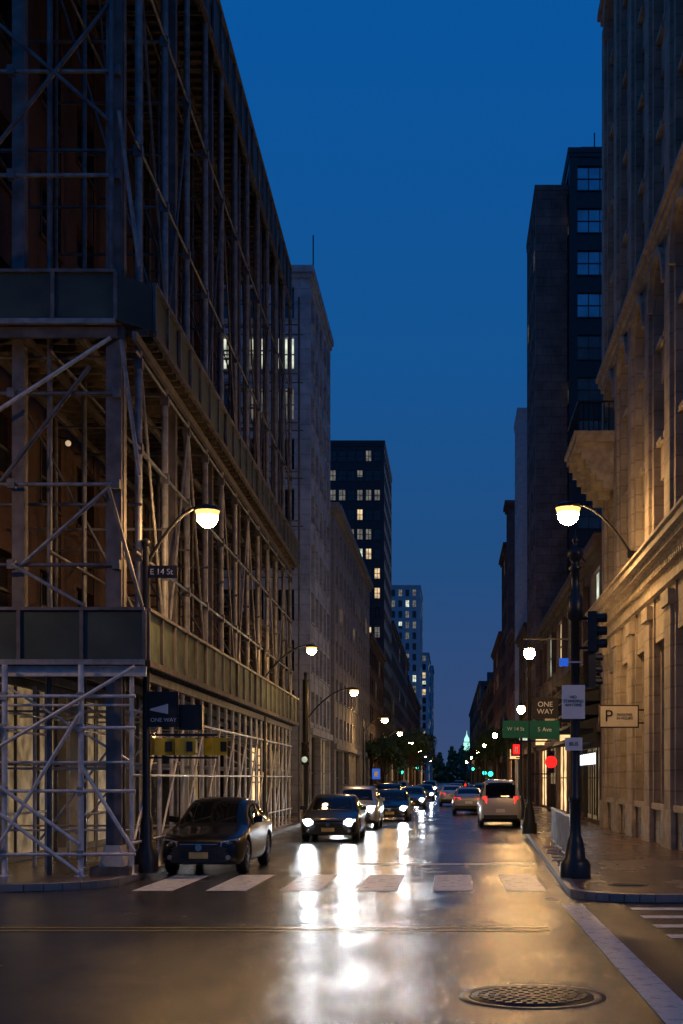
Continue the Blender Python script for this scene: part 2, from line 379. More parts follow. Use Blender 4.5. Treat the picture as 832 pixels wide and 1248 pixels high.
# ------------------------------------------------------------ generic building
def facade(mb, O, U, Nn, W, z0, z1, nb, nf, pw, sh, dep, wall, glass, lit=0.0, lits=None, sill=True, mull=1, uoff=0.0, force=None):
    rnd = R; force = force or {}
    fh = (z1-z0)/nf; bw = (W-uoff-pw)/nb
    for i in range(nb+1):
        u = uoff+i*bw
        mb.obox(O, U, Nn, u, u+pw, -dep, 0, z0, z1, wall)
    for j in range(nf+1):
        za = z0+j*fh-(sh*0.5 if j > 0 else 0); zb = z0+j*fh+(sh*0.5 if j < nf else 0)
        for i in range(nb):
            u = uoff+i*bw+pw
            mb.obox(O, U, Nn, u, u+bw-pw, -dep, -0.03, za, zb, wall)
            if sill and 0 < j < nf:
                mb.obox(O, U, Nn, u-0.04, u+bw-pw+0.04, -0.029, 0.05, zb-0.08, zb-0.001, wall)
    for j in range(nf):
        rowlit = rnd.random() < 0.15
        for i in range(nb):
            u = uoff+i*bw+pw; ww = bw-pw; za = z0+j*fh+sh*0.5; zb = z0+(j+1)*fh-sh*0.5
            for k in range(mull):
                uu = u+ww*(k+1)/(mull+1)
                mb.obox(O, U, Nn, uu-0.03, uu+0.03, -dep, -dep+0.08, za, zb, M['frame'])
            mb.obox(O, U, Nn, u, u+ww, -dep, -dep+0.06, (za+zb)/2-0.03, (za+zb)/2+0.03, M['frame'])
            lm = force.get((i, j))
            if lm is None and rnd.random() < (lit*2.5 if rowlit else lit):
                lm = rnd.choice(lits or [M['lit_warm'], M['lit_cool'], M['lit_dim']])
            if lm:
                f0 = rnd.choice([0, 0, 0.4]) if (i, j) not in force else 0
                mb.obox(O, U, Nn, u+0.05, u+ww-0.05, -dep+0.01, -dep+0.02, za+(zb-za)*f0, zb, lm)

def building(name, x0, x1, y0, y1, h, wall, street, nb_s, nb_f, nf, pw=0.6, sh=0.9, dep=0.22, glass=None, lit=0.05, lits=None,
             cornice=0.35, base=4.0, basewall=None, front=True, roof_stuff=True, mull=1, shop=0.6, force=None, shoplits=None):
    e = empty(name, ((x0+x1)/2, y0, 0)); ox, oy = (x0+x1)/2, y0
    glass = glass or M['glass']; basewall = basewall or wall
    mb = MB()
    X0, X1, Y0, Y1 = x0-ox, x1-ox, 0, y1-oy
    mb.box(X0+dep, X1-dep, Y0+dep, Y1-dep, 0, h-0.3, glass)
    mb.build("window_glass", e)
    mb = MB()
    sx = X1 if street > 0 else X0
    Nn = (1 if street > 0 else -1, 0, 0)
    sl = shoplits or [M['shop'], M['shop_dim']]
    facade(mb, (sx, Y0, 0), (0, 1, 0), Nn, Y1-Y0, 0, base, max(2, nb_s//2), 1, pw*1.3, 0.5, dep, basewall, glass, shop, sl, False, 2)
    facade(mb, (sx, Y0, 0), (0, 1, 0), Nn, Y1-Y0, base, h-0.6, nb_s, nf, pw, sh, dep, wall, glass, lit, lits, True, mull)
    mb.box(sx-0.25 if street > 0 else sx-0.18, sx+0.18 if street > 0 else sx+0.25, Y0-0.1, Y1, base-0.2, base+0.15, basewall)
    U = (-1, 0, 0) if street > 0 else (1, 0, 0)
    if front:
        facade(mb, (sx, Y0, 0), U, (0, -1, 0), X1-X0, 0, base, max(2, nb_f//2), 1, pw*1.3, 0.5, dep, basewall, glass, 0, None, False, 2, uoff=dep)
        facade(mb, (sx, Y0, 0), U, (0, -1, 0), X1-X0, base, h-0.6, nb_f, nf, pw, sh, dep, wall, glass, lit, lits, True, mull, uoff=dep, force=force)
    else:
        xa, xb = (X0, X1-dep) if street > 0 else (X0+dep, X1)
        mb.box(xa, xb, Y0, Y0+dep*0.9, 0, h-0.6, wall)
    mb.box(X0+0.01, X1-0.01, Y1-dep*0.9, Y1+0.0, 0, h-0.6, wall)
    if street > 0: mb.box(X0, X0+dep*0.9, Y0+dep+0.01, Y1-dep, 0, h-0.6, wall)
    else: mb.box(X1-dep*0.9, X1, Y0+dep+0.01, Y1-dep, 0, h-0.6, wall)
    mb.build("walls", e)
    mb = MB()
    c = cornice
    mb.box(X0-c*0.5, X1+c*0.5, Y0-c*0.5, Y1+c*0.2, h-0.62, h-0.35, wall)
    mb.box(X0-c, X1+c, Y0-c, Y1+c*0.4, h-0.349, h, wall)
    if roof_stuff:
        mb.box(X0+1.5, X0+4.5, Y0+2, Y0+5, h, h+2.0, wall)
    mb.build("cornice", e)
    return e

# ---- left side
building("brick_building", -24, -9.6, 26.4, 55, 24, M['red_brick'], 1, 9, 5, 6, pw=1.35, sh=1.6, dep=0.3, lit=0.02, lits=[M['lit_dim']], base=4.6, basewall=M['tan_stone'], roof_stuff=False, shoplits=[M['shop_dim']], cornice=0.08)
LCc = M['lit_cool']; LD = M['lit_dim']
e1 = building("grey_office_building", -24.5, -7.4, 69.8, 81.7, 29.2, M['grey_stone'], 1, 5, 10, 9, pw=0.55, sh=1.0, dep=0.3, lit=0.0, base=4.5, cornice=0.2, roof_stuff=False, force={(0, 7): LCc, (1, 7): LCc, (2, 7): LCc, (4, 7): LCc, (1, 6): LD, (0, 6): LD, (3, 7): LD, (5, 6): LCc}, mull=2)
mb = MB(); mb.pipe((8.3, 4, 29), (8.3, 4, 32.5), 0.04, M['black_metal']); mb.build("flagpole", e1)
building("corner_shop_building", -24, -8.6, 55.6, 69.0, 9, M['dark_brick'], 1, 4, 4, 2, lit=0.05, base=3.6, roof_stuff=False)
building("stone_apartment_building", -22, -7.2, 82.2, 117, 19.2, M['tan_stone'], 1, 12, 5, 6, pw=1.1, sh=1.1, lit=0.14, lits=[M['lit_warm'], M['lit_dim'], M['lit_dim']], base=4, roof_stuff=False)
building("black_glass_tower", -21, -7.25, 144, 162, 39, M['black_clad'], 1, 8, 14, 16, pw=0.3, sh=1.0, dep=0.15, lit=0.22, lits=[M['lit_dim'], M['lit_dim'], M['lit_dim'], M['lit_warm']], base=4, cornice=0.1, roof_stuff=False,
         force=dict([((i, 13), LD) for i in range(12) if i != 3]+[((i, 11), LD) for i in (1, 2, 3, 5, 6)]+[((i, 10), LCc) for i in (5, 2)]+[((0, 8), M['lit_warm']), ((1, 6), M['lit_warm'])]))
building("low_brick_building", -22, -7.3, 118, 143.5, 15, M['dark_brick'], 1, 8, 5, 4, lit=0.12, base=4)
building("dark_office_building", -22, -7.3, 163, 226, 21.5, M['dark_stone'], 1, 18, 5, 6, lit=0.1, base=4)
building("pale_apartment_tower", -22, -7.3, 320, 345, 49, M['pale_stone'], 1, 8, 8, 17, pw=0.8, sh=1.0, lit=0.4, lits=[M['lit_cool'], M['lit_dim'], M['lit_dim']], base=4, cornice=0.1)
building("dark_office_building", -22, -7.4, 228, 318, 19, M['dark_brick'], 1, 20, 5, 5, lit=0.1, base=4)
building("distant_tower", -24, -7.4, 440, 480, 44, M['pale_stone'], 1, 8, 8, 14, lit=0.25, base=4)
building("distant_tower", -26, -7.6, 560, 600, 50, M['grey_stone'], 1, 8, 8, 14, lit=0.2, base=4)
# ---- right side
building("dark_brick_building", 5.9, 22, 51.2, 87.5, 11.5, M['dark_brick'], -1, 10, 5, 2, lit=0.1, base=4, roof_stuff=False, shop=0.9)
building("brown_tower", 5.9, 8.1, 90.8, 101, 43, M['brown_clad'], -1, 4, 1, 14, pw=0.9, sh=1.1, lit=0.02, front=False, base=4, cornice=0.06, roof_stuff=False)
et = building("glazed_tower", 8.12, 22, 89.6, 103, 45, M['black_clad'], -1, 4, 5, 14, pw=0.35, sh=1.2, lit=0.02, lits=[M['lit_dim']], base=4, cornice=0.1, glass=M['blue_glass'], mull=2, roof_stuff=False)
mb = MB(); mb.pipe((-5, 2, 45), (-5, 2, 47), 0.05, M['black_metal']); mb.box(-6, -3.5, 1.5, 3.5, 45, 45.8, M['dark_stone']); mb.build("roof_mast", et)
building("pale_office_building", 5.95, 20, 115, 121, 34.4, M['pale_stone'], -1, 2, 6, 11, pw=0.7, sh=1.0, lit=0.06, base=4, cornice=0.1, roof_stuff=False)
building("low_shop_building", 6.0, 20, 101.6, 114.5, 14, M['dark_brick'], -1, 4, 4, 4, lit=0.1, base=4)
building("maroon_brick_building", 5.95, 20, 135, 139, 30.5, M['maroon_brick'], -1, 2, 6, 9, lit=0.05, base=4, roof_stuff=False)
building("maroon_brick_building", 5.95, 20, 139.5, 152, 27, M['dark_brick'], -1, 4, 5, 8, lit=0.05, base=4, roof_stuff=False)
building("low_shop_building", 6.0, 20, 121.5, 134.5, 16, M['maroon_brick'], -1, 4, 4, 4, lit=0.1, base=4)
building("brick_apartment_building", 5.95, 20, 152.5, 182, 19, M['maroon_brick'], -1, 9, 5, 5, lit=0.1, base=4)
building("dark_office_building", 6.0, 20, 182.5, 270, 16, M['dark_brick'], -1, 20, 5, 4, lit=0.1, base=4)
building("dark_office_building", 6.2, 20, 271, 420, 22, M['dark_stone'], -1, 24, 5, 5, lit=0.1, base=4)

# ---- near right limestone building
def stone_building():
    e = empty("limestone_building", (5.9, 27, 0)); W = M['limestone']; T = M['lime_trim']
    L_ = 23.6; D = 14
    mb = MB(); mb.box(0.55, D, 0.55, L_-0.4, 0, 45, M['glass']); mb.build("window_glass", e)
    mb = MB(); O = (0, 0, 0); U = (0, 1, 0); Nn = (-1, 0, 0)
    nb = 6; pw = 1.5; bw = (L_-pw)/nb
    for i in range(nb+1):
        u = i*bw
        mb.obox(O, U, Nn, u, u+pw, -0.55, 0, 0, 7.2, W)
        mb.obox(O, U, Nn, u-0.06, u+pw+0.06, 0.0005, 0.14, 0, 1.15, T)
        mb.obox(O, U, Nn, u+0.25, u+pw-0.25, 0.0005, 0.10, 1.15, 6.6, W)
        mb.obox(O, U, Nn, u+0.15, u+pw-0.15, 0.0005, 0.18, 6.6, 7.0, T)
        if i < nb:
            a, b = u+pw, u+bw
            mb.obox(O, U, Nn, a, b, -0.55, -0.04, 0, 1.1, W)
            mb.obox(O, U, Nn, a-0.001, b+0.001, -0.04, 0.07, 1.1, 1.28, T)
            mb.obox(O, U, Nn, a, b, -0.55, -0.05, 5.9, 7.2, W)
            c = (a+b)/2
            mb.obox(O, U, Nn, c-0.05, c+0.05, -0.55, -0.42, 1.1, 5.9, M['frame'])
            for zz in (2.4, 3.7, 4.6): mb.obox(O, U, Nn, a, b, -0.55, -0.44, zz-0.04, zz+0.04, M['frame'])
            mb.obox(O, U, Nn, a, a+0.14, -0.5, -0.2, 1.28, 5.9, T); mb.obox(O, U, Nn, b-0.14, b, -0.5, -0.2, 1.28, 5.9, T)
            mb.obox(O, U, Nn, c-0.35, c+0.35, -0.041, -0.02, 0.25, 0.75, M['sign_black'])
    for (z0, z1, n) in ((7.2, 7.4, 0.12), (7.401, 7.75, 0.06), (7.751, 7.9, 0.25), (7.901, 8.05, 0.45), (8.051, 8.25, 0.62), (8.251, 8.33, 0.7)):
        mb.obox(O, U, Nn, -n, L_+n*0.2, -0.55, n, z0, z1, T)
    k = 0.1
    while k < L_:
        mb.obox(O, U, Nn, k, k+0.14, 0.061, 0.24, 7.6, 7.75, T); k += 0.3
    def shaft(z0, z1, pier_n, nf, arch=False):
        for i in range(nb+1):
            u = i*bw
            mb.obox(O, U, Nn, u, u+pw, -0.55, pier_n, z0, z1, W)
            mb.obox(O, U, Nn, u+0.35, u+pw-0.35, pier_n+0.0005, pier_n+0.1, z0+0.4, z1-0.5, W)
        fh = (z1-z0)/nf
        for i in range(nb):
            a, b = i*bw+pw, (i+1)*bw
            c = (a+b)/2
            mb.obox(O, U, Nn, c-0.14, c+0.14, -0.55, pier_n-0.14, z0, z1, W)
            for j in range(nf+1):
                za, zb = z0+j*fh-0.55, z0+j*fh+0.55
                za = max(za, z0); zb = min(zb, z1)
                for (p, q) in ((a, c-0.14), (c+0.14, b)):
                    mb.obox(O, U, Nn, p, q, -0.55, pier_n-0.2, za, zb, W)
                    if zb < z1: mb.obox(O, U, Nn, p, q, pier_n-0.2, pier_n-0.06, zb-0.14, zb-0.001, T)
            for j in range(nf):
                zc = z0+(j+0.5)*fh
                for (p, q) in ((a, c-0.14), (c+0.14, b)):
                    mb.obox(O, U, Nn, p, q, -0.55, -0.48, zc-0.04, zc+0.04, M['frame'])
            if arch:
                n = 10; r = (b-a)/2
                for t in range(n):
                    t0, t1 = math.pi*t/n, math.pi*(t+1)/n
                    y0_, z0_ = c-r*math.cos(t0), z1-r-0.2+r*math.sin(t0)
                    y1_, z1_ = c-r*math.cos(t1), z1-r-0.2+r*math.sin(t1)
                    mb.hexa([(0.5, y0_, z0_), (-0.02, y0_, z0_), (-0.02, y1_, z1_), (0.5, y1_, z1_), (0.5, y0_, z1), (-0.02, y0_, z1), (-0.02, y1_, z1), (0.5, y1_, z1)], W)
                    rr = r+0.16
                    mb.beam((-0.08, c-rr*math.cos(t0), z1-r-0.2+rr*math.sin(t0)), (-0.08, c-rr*math.cos(t1), z1-r-0.2+rr*math.sin(t1)), 0.16, 0.2, T)
    shaft(8.33, 16.8, 0.0, 3, True)
    for (z0, z1, n) in ((16.8, 17.0, 0.1), (17.001, 17.2, 0.2), (17.201, 17.35, 0.3)):
        mb.obox(O, U, Nn, -n, L_+n*0.2, -0.55, n, z0, z1, T)
    shaft(17.35, 31, 0.0, 5, True)
    for (z0, z1, n) in ((31, 31.25, 0.1), (31.251, 31.5, 0.22)):
        mb.obox(O, U, Nn, -n, L_+n, -0.55, n, z0, z1, T)
    shaft(31.5, 45, 0.0, 5)
    mb.box(0.551, D, 0.0, 0.54, 0, 45, W); mb.box(0.551, D, L_-0.5, L_, 0, 45, W)
    mb.box(-0.6, D, -0.6, L_+0.3, 45, 46, T)
    mb.build("walls", e)
    mb = MB(); z = 13.9; y0, y1 = L_-4.2, L_-0.3; n = 1.45
    mb.box(-n, -0.001, y0, y1, z, z+0.22, T); mb.box(-n-0.08, -0.001, y0-0.08, y1+0.08, z+0.22, z+0.36, T)
    for yy in (y0+0.2, (y0+y1)/2, y1-0.6):
        for k in range(6):
            f0, f1 = k/6, (k+1)/6
            mb.box(-n*(1-f0)**0.6*0.95, -0.001, yy, yy+0.4, z-1.6*f1, z-1.6*f0-0.001, T)
    for yy in [y0+i*(y1-y0)/16 for i in range(17)]: mb.pipe((-n+0.08, yy, z+0.36), (-n+0.08, yy, z+1.4), 0.02, M['black_metal'], 4)
    for xx in [-n+0.08+i*n/8 for i in range(8)]: mb.pipe((xx, y0+0.05, z+0.36), (xx, y0+0.05, z+1.4), 0.02, M['black_metal'], 4)
    mb.beam((-n+0.08, y0, z+1.42), (-n+0.08, y1, z+1.42), 0.06, 0.05, M['black_metal']); mb.beam((-n+0.08, y0+0.05, z+1.42), (0, y0+0.05, z+1.42), 0.06, 0.05, M['black_metal'])
    mb.build("balcony", e)
    return e
stone_building()

# ------------------------------------------------------------ scaffold
def scaffold():
    e = empty("scaffolding")
    fx = lambda y: -5.82-(y-25.2)*0.0155
    px = lambda y: fx(y)-0.35
    ys = [25.5+2.58*k for k in range(12)]
    G = M['galv']; Dk = M['dark_tube']; Md = M['mid_tube']
    mb = MB()
    rows = [0.0, -1.65, -3.0]
    for k, y in enumerate(ys):
        for r_i, dx in enumerate(rows):
            x = px(y)+dx
            if r_i == 0:
                if k % 2 == 0:
                    mb.beam((x-0.22, y, 4.3), (x-0.22, y, 22.3), 0.2, 0.22, M['steel'])
                mb.pipe((x+0.02, y+0.5, 4.3), (x+0.02, y+0.5, 22.3), 0.075, Md, 8)
                mb.pipe((x-0.3, y-0.35, 11.6), (x-0.3, y-0.35, 22.3), 0.05, Dk, 6)
                for z in (6.4, 8.5, 10.2, 14.4, 18.0): mb.coupler((x+0.02, y+0.5, z), Dk, 0.11)
            elif k % 2 == 0 or r_i == 1:
                mb.pipe((x, y+0.2, 0.13), (x, y+0.2, 22.3), 0.055, Dk, 6)
        for z in (7.4, 10.3, 14.4, 18.0, 21.6):
            mb.pipe((px(y)+0.1, y+0.45, z), (px(y)-3.3, y+0.45, z), 0.035, Dk)
        if k % 2 == 1:
            for (za, zb) in ((4.5, 10.2), (11.7, 21.8)):
                mb.pipe((px(y), y+0.38, za), (px(y)-3.1, y+0.38, zb), 0.032, Dk)
    for z in (6.4, 8.5, 10.3, 14.4, 18.0, 21.6):
        for dx in (0.0, -1.65):
            if dx == -1.65 and z in (8.5, 14.4): continue
            mb.pipe((px(ys[0])+dx+0.07, ys[0], z), (px(ys[-1])+dx+0.07, ys[-1]+0.6, z), 0.035, Dk)
    for k in range(len(ys)-1):
        a, b = ys[k], ys[k+1]
        if k % 4 != 3:
            mb.pipe((px(a)+0.05, a+0.5, 4.5 if k % 2 else 10.3), (px(b)+0.05, b+0.5, 10.3 if k % 2 else 4.5), 0.03, Md)
        if k % 3 != 2:
            mb.pipe((px(a)+0.05, a+0.5, 11.7 if k % 2 else 18), (px(b)+0.05, b+0.5, 18 if k % 2 else 11.7), 0.032, Dk)
        if k % 3 == 1:
            mb.pipe((px(a)-1.6, a+0.5, 21.6), (px(b)-1.6, b+0.5, 14.4), 0.03, Dk)
    mb.build("upper_frame", e)
    mb = MB(); Y = 25.35
    mb.beam((-6.47, Y, 0.7), (-6.47, Y, 24), 0.30, 0.10, M['steel']); mb.beam((-6.47, Y+0.12, 0.7), (-6.47, Y+0.12, 24), 0.06, 0.16, M['steel']); mb.beam((-6.47, Y+0.24, 0.7), (-6.47, Y+0.24, 24), 0.30, 0.08, M['steel'])
    mb.beam((-8.42, Y+0.4, 4.3), (-8.42, Y+0.4, 24), 0.24, 0.24, M['steel'])
    for x in (-9.7, -11.5, -13.5, -15.6): mb.pipe((x, Y, 0.13), (x, Y, 24), 0.06, Dk)
    for z, m_ in ((7.65, Md), (13.6, Md), (15.6, Md), (6.1, Dk), (9.4, Dk), (19.6, Dk)):
        mb.pipe((-16, Y-0.08, z), (-6.35, Y-0.08, z), 0.04, m_)
        mb.coupler((-6.4, Y-0.1, z), Dk, 0.09); mb.coupler((-8.42, Y-0.1, z), Dk, 0.09)
    for (p, q, m_) in (((-8.9, 8.9), (-6.5, 10.45), G), ((-8.2, 6.1), (-6.5, 7.6), Md), ((-8.4, 6.1), (-7.0, 5.3), Md), ((-6.9, 9.9), (-8.6, 7.7), Dk), ((-6.55, 7.6), (-5.9, 5.3), Dk),
                   ((-6.3, 10.4), (-5.95, 7.8), Md), ((-8.8, 14.0), (-6.5, 16.9), Dk), ((-6.5, 14.6), (-8.8, 16.6), Dk), ((-6.35, 14.8), (-5.95, 11.8), Md)):
        mb.pipe((p[0], Y-0.15, p[1]), (q[0], Y-0.15, q[1]), 0.042, m_)
    mb.build("end_frame", e)
    mb = MB()
    mb.hexa([(-6.75, 25.1, 0.13), (-6.2, 25.1, 0.13), (-6.2, 25.8, 0.13), (-6.75, 25.8, 0.13), (-6.62, 25.2, 0.7), (-6.33, 25.2, 0.7), (-6.33, 25.7, 0.7), (-6.62, 25.7, 0.7)], M['concrete'])
    mb.box(-6.85, -6.1, 25.0, 25.9, 0.131, 0.3, M['plank'])
    mb.build("footing", e)
    mb = MB()
    shy = [25.3+1.3*k for k in range(23)]
    for k, y in enumerate(shy):
        x = px(y)+0.05
        mb.pipe((x, y, 0.13), (x, y, 3.95), 0.046, G, 8); mb.lathe((x, y, 0.13), [(0.11, 0), (0.11, 0.02), (0.05, 0.03), (0.05, 0.2)], G, 8)
        if k % 2 == 0:
            mb.pipe((px(y)-2.6, y, 0.13), (px(y)-2.6, y, 3.95), 0.042, G, 8)
            for z in (2.3, 3.4): mb.pipe((x, y, z), (px(y)-2.6, y, z), 0.028, G)
        if k % 4 == 0: mb.pipe((x, y+0.05, 2.3), (px(y)-2.6, y+0.05, 3.9), 0.026, G)
    for z in (0.75, 2.05, 3.3):
        mb.pipe((px(25.3)+0.1, 25.1, z), (px(54)+0.1, 54.3, z), 0.03, G)
    mb.pipe((px(25.3)-2.55, 25.3, 3.3), (px(54)-2.55, 54.2, 3.3), 0.03, G)
    for k in range(0, 22, 2):
        a, b = shy[k], shy[min(22, k+2)]
        mb.pipe((px(a)+0.1, a, 0.8), (px(b)+0.1, b, 3.3), 0.026, G)
    Y = 24.95
    for x in (-7.0, -8.45, -10.1, -11.8, -13.6):
        mb.pipe((x, Y, 0.13), (x, Y, 4.15), 0.058, G, 8); mb.lathe((x, Y, 0.13), [(0.13, 0), (0.13, 0.02), (0.06, 0.03), (0.06, 0.2)], G, 8)
        mb.pipe((x, Y+2.6, 0.13), (x, Y+2.6, 4.15), 0.045, G, 8)
        for z in (1.3, 2.9): mb.pipe((x, Y, z), (x, Y+2.6, z), 0.028, G)
        for z in (0.55, 1.75, 2.95, 3.55): mb.coupler((x, Y-0.03, z), Md, 0.075)
    for z in (0.55, 1.75, 2.95, 3.55):
        mb.pipe((-16, Y-0.06, z), (-5.95, Y-0.06, z), 0.036, G)
    for (p, q) in (((-8.6, 1.9), (-7.0, 0.75)), ((-8.6, 0.6), (-7.0, 3.2)), ((-8.5, 2.6), (-5.95, 4.1)), ((-7.0, 2.3), (-5.95, 0.6)), ((-10.1, 0.6), (-8.5, 3.0)), ((-7.0, 0.2), (-8.6, 1.4))):
        mb.pipe((p[0], Y-0.13, p[1]), (q[0], Y-0.13, q[1]), 0.038, G)
    for yy in (27.6, 30.2):
        for z in (0.9, 2.2, 3.4): mb.pipe((-16, yy, z), (-6.3, yy, z), 0.026, G)
        mb.pipe((-8.6, yy, 0.7), (-6.4, yy, 3.6), 0.026, G)
    mb.build("shed_frame", e)
    def deck(z, name, y_end, parapet_h, pm, x_in=-9.4, chamfer=0.6, panel=1.3, drop=0.0, sx=0.0, frontm=None):
        mb = MB(); frontm = frontm or pm
        f = lambda y: fx(y)+sx
        x0, x1 = f(25.2), f(y_end)
        mb.hexa([(x_in, 25.3, z), (x0, 25.3+chamfer, z), (x1, y_end, z), (x_in, y_end, z), (x_in, 25.3, z+0.05), (x0, 25.3+chamfer, z+0.05), (x1, y_end, z+0.05), (x_in, y_end, z+0.05)], M['plank'])
        mb.box(-16, x_in-0.002, 25.3, 26.3, z, z+0.05, M['plank'])
        mb.hexa([(x_in, 25.2, z), (x0-chamfer, 25.2, z), (x0, 25.3+chamfer, z), (x_in, 25.3, z), (x_in, 25.2, z+0.045), (x0-chamfer, 25.2, z+0.045), (x0, 25.3+chamfer, z+0.045), (x_in, 25.3, z+0.045)], M['plank'])
        y = 25.6
        while y < y_end:
            mb.beam((f(y)-0.05, y, z-0.07), (x_in, y, z-0.07), 0.07, 0.13, M['plank']); y += 0.48
        for dx in (0.25, 1.3, 2.4, 3.3):
            mb.beam((x0-dx, 25.3, z-0.22), (x1-dx, y_end, z-0.22), 0.09, 0.17, M['steel'])
        for xx in [-15.5+0.5*i for i in range(13)]:
            mb.beam((xx, 25.2, z-0.07), (xx, 26.3, z-0.07), 0.07, 0.13, M['plank'])
        mb.beam((-16, 25.22, z-0.2), (x0-chamfer, 25.22, z-0.2), 0.08, 0.2, M['galv'] if name == "shed_deck" else M['steel'])
        mb.build(name, e)
        mb = MB()
        y = 25.2+chamfer
        while y < y_end-0.1:
            y2 = min(y+panel, y_end)
            j = R.uniform(-0.02, 0.02)
            mb.beam((f(y)+j, y+0.02, z+parapet_h/2-drop), (f(y2)+j, y2-0.02, z+parapet_h/2-drop), 0.03, parapet_h, pm)
            mb.beam((f(y)+0.05, y, z-drop), (f(y)+0.05, y, z+parapet_h-drop+0.02), 0.05, 0.06, M['steel'])
            y = y2
        mb.beam((f(25.2)+0.04, 25.2+chamfer, z+parapet_h-drop+0.03), (f(y_end)+0.04, y_end, z+parapet_h-drop+0.03), 0.1, 0.06, M['steel'])
        mb.beam((f(25.2)+0.04, 25.2+chamfer, z-drop-0.05), (f(y_end)+0.04, y_end, z-drop-0.05), 0.08, 0.12, M['plank'])
        if chamfer > 0.05:
            mb.beam((x0-chamfer, 25.12, z+parapet_h/2-drop), (x0, 25.2+chamfer, z+parapet_h/2-drop), 0.03, parapet_h, pm)
        x = x0-chamfer
        while x > -16:
            x2 = x-1.2
            mb.beam((x-0.02, 25.1, z+parapet_h/2-drop), (x2+0.02, 25.1, z+parapet_h/2-drop), 0.03, parapet_h, frontm)
            mb.beam((x, 25.05, z-drop), (x, 25.05, z+parapet_h-drop), 0.07, 0.05, M['steel'])
            x = x2
        mb.beam((-16, 25.07, z+parapet_h-drop+0.03), (x0-chamfer, 25.07, z+parapet_h-drop+0.03), 0.1, 0.06, M['steel'])
        mb.beam((-16, 25.05, z-drop-0.04), (x0-chamfer, 25.05, z-drop-0.04), 0.1, 0.1, M['mid_tube'])
        mb.build(name+"_parapet", e)
    deck(4.25, "shed_deck", 54.0, 0.95, M['lamplit_net'], chamfer=0.0, frontm=M['green_ply'])
    deck(10.75, "middle_deck", 54.3, 0.9, M['green_ply'], chamfer=0.55)
    deck(22.4, "top_deck", 54.3, 1.5, M['green_ply'], x_in=-9.59, chamfer=0.4, drop=0.9, sx=-0.32)
    mb = MB()
    for z in (12.5, 14.5, 16.5, 18.5, 20.5):
        for dy in (0, 1.2): mb.pipe((-6.1, 53.6+dy, z), (-9.5, 53.6+dy, z), 0.03, Dk)
    for x in (-6.25, -7.3, -8.4): mb.pipe((x, 54.6, 0.1), (x, 54.6, 22), 0.05, Dk)
    mb.build("far_frame", e)
    mb = MB(); mb.ball((-9.0, 31.0, 9.9), 0.07, emis("bulkhead_lamp", (1, 0.75, 0.45), 0.5)); mb.beam((-9.0, 31, 10.0), (-9.55, 31, 10.1), 0.04, 0.04, M['black_metal'])
    mb.build("work_lamp", e)
scaffold()

# ------------------------------------------------------------ street lamps
def lamp_unit(e, c, r, m, n=12, k=8):
    mb = MB(); B = M['black_metal']
    mb.lathe((c[0], c[1], c[2]), [(r*1.22, r*0.60), (r*1.26, r*0.66), (r*1.05, r*0.95), (r*0.6, r*1.15), (r*0.1, r*1.22)], B, 14)
    mb.build("housing", e)
    mb = MB(); mb.lathe((c[0], c[1], c[2]), [(r*1.02, r*0.15), (r*1.16, r*0.59)], M['lamp_glow_rim'], 14); mb.build("glow_band", e)
    mb = MB(); mb.ball(c, r, m, n, k, 0.98); mb.build("lamp_glass", e)
def cobra(name, x, y, px_, h, lz, m=None, r=0.16, az=None, yaw=0.0):
    e = empty(name, (x, y, 0), yaw); mb = MB(); B = M['black_metal']; b0 = 0.13
    mb.lathe((0, 0, b0), [(0.24, 0), (0.24, 0.35), (0.15, 0.5), (0.12, 1.0), (0.085, 1.1), (0.065, h-b0)], B, 10)
    mb.ball((0, 0, h+0.05), 0.1, B, 8, 5)
    dx = px_-x; az = az if az is not None else h*0.86
    pts = [Vector((dx*t, 0, az+(lz+0.2-az)*(1-(1-t)**2))) for t in [i/8 for i in range(9)]]
    mb.path(pts, 0.035, B, 6)
    mb.build("pole", e)
    lamp_unit(e, (dx, 0, lz+0.2-r*1.15), r, m or M['lamp'])
    return e
l1 = cobra("street_lamp", -6.0, 26.0, -4.79, 6.6, 7.2, M['lamp1'], r=0.21, az=6.2)
cobra("street_lamp", -6.35, 45, -4.72, 6.3, 6.36, M['lamp2'], 0.16, az=5.4)
for i, y in enumerate((96, 125, 160, 205, 260, 330)):
    cobra("street_lamp", -6.35, y, -4.8, 6.2, 6.3, M['lamp2'], 0.23)
# lamps of the cross street, standing on its far pavement either side of the avenue
cobra("street_lamp", -13.0, 23.6, -9.6, 7.6, 8.0, M['lamp_cross'], 0.2, az=6.6, yaw=-math.pi/2)
cobra("street_lamp", 8.6, 21.7, 12.2, 7.6, 8.0, M['lamp_cross'], 0.2, az=6.6, yaw=-math.pi/2)
e = empty("wall_street_lamp", (5.2, 37.9, 8.4)); mb = MB()
pts = [Vector((-1.77*t, 0, 0.1+1.45*(1-(1-t)**2))) for t in [i/8 for i in range(9)]]
mb.path(pts, 0.04, M['black_metal']); mb.box(-0.1, 0.1, -0.1, 0.1, -0.07, 0.15, M['black_metal']); mb.pipe((0.05, 0, 0.1), (0.7, 0, 0.25), 0.035, M['black_metal'])
mb.build("arm", e); lamp_unit(e, (-1.8, 0, 1.2), 0.31, M['lamp'])

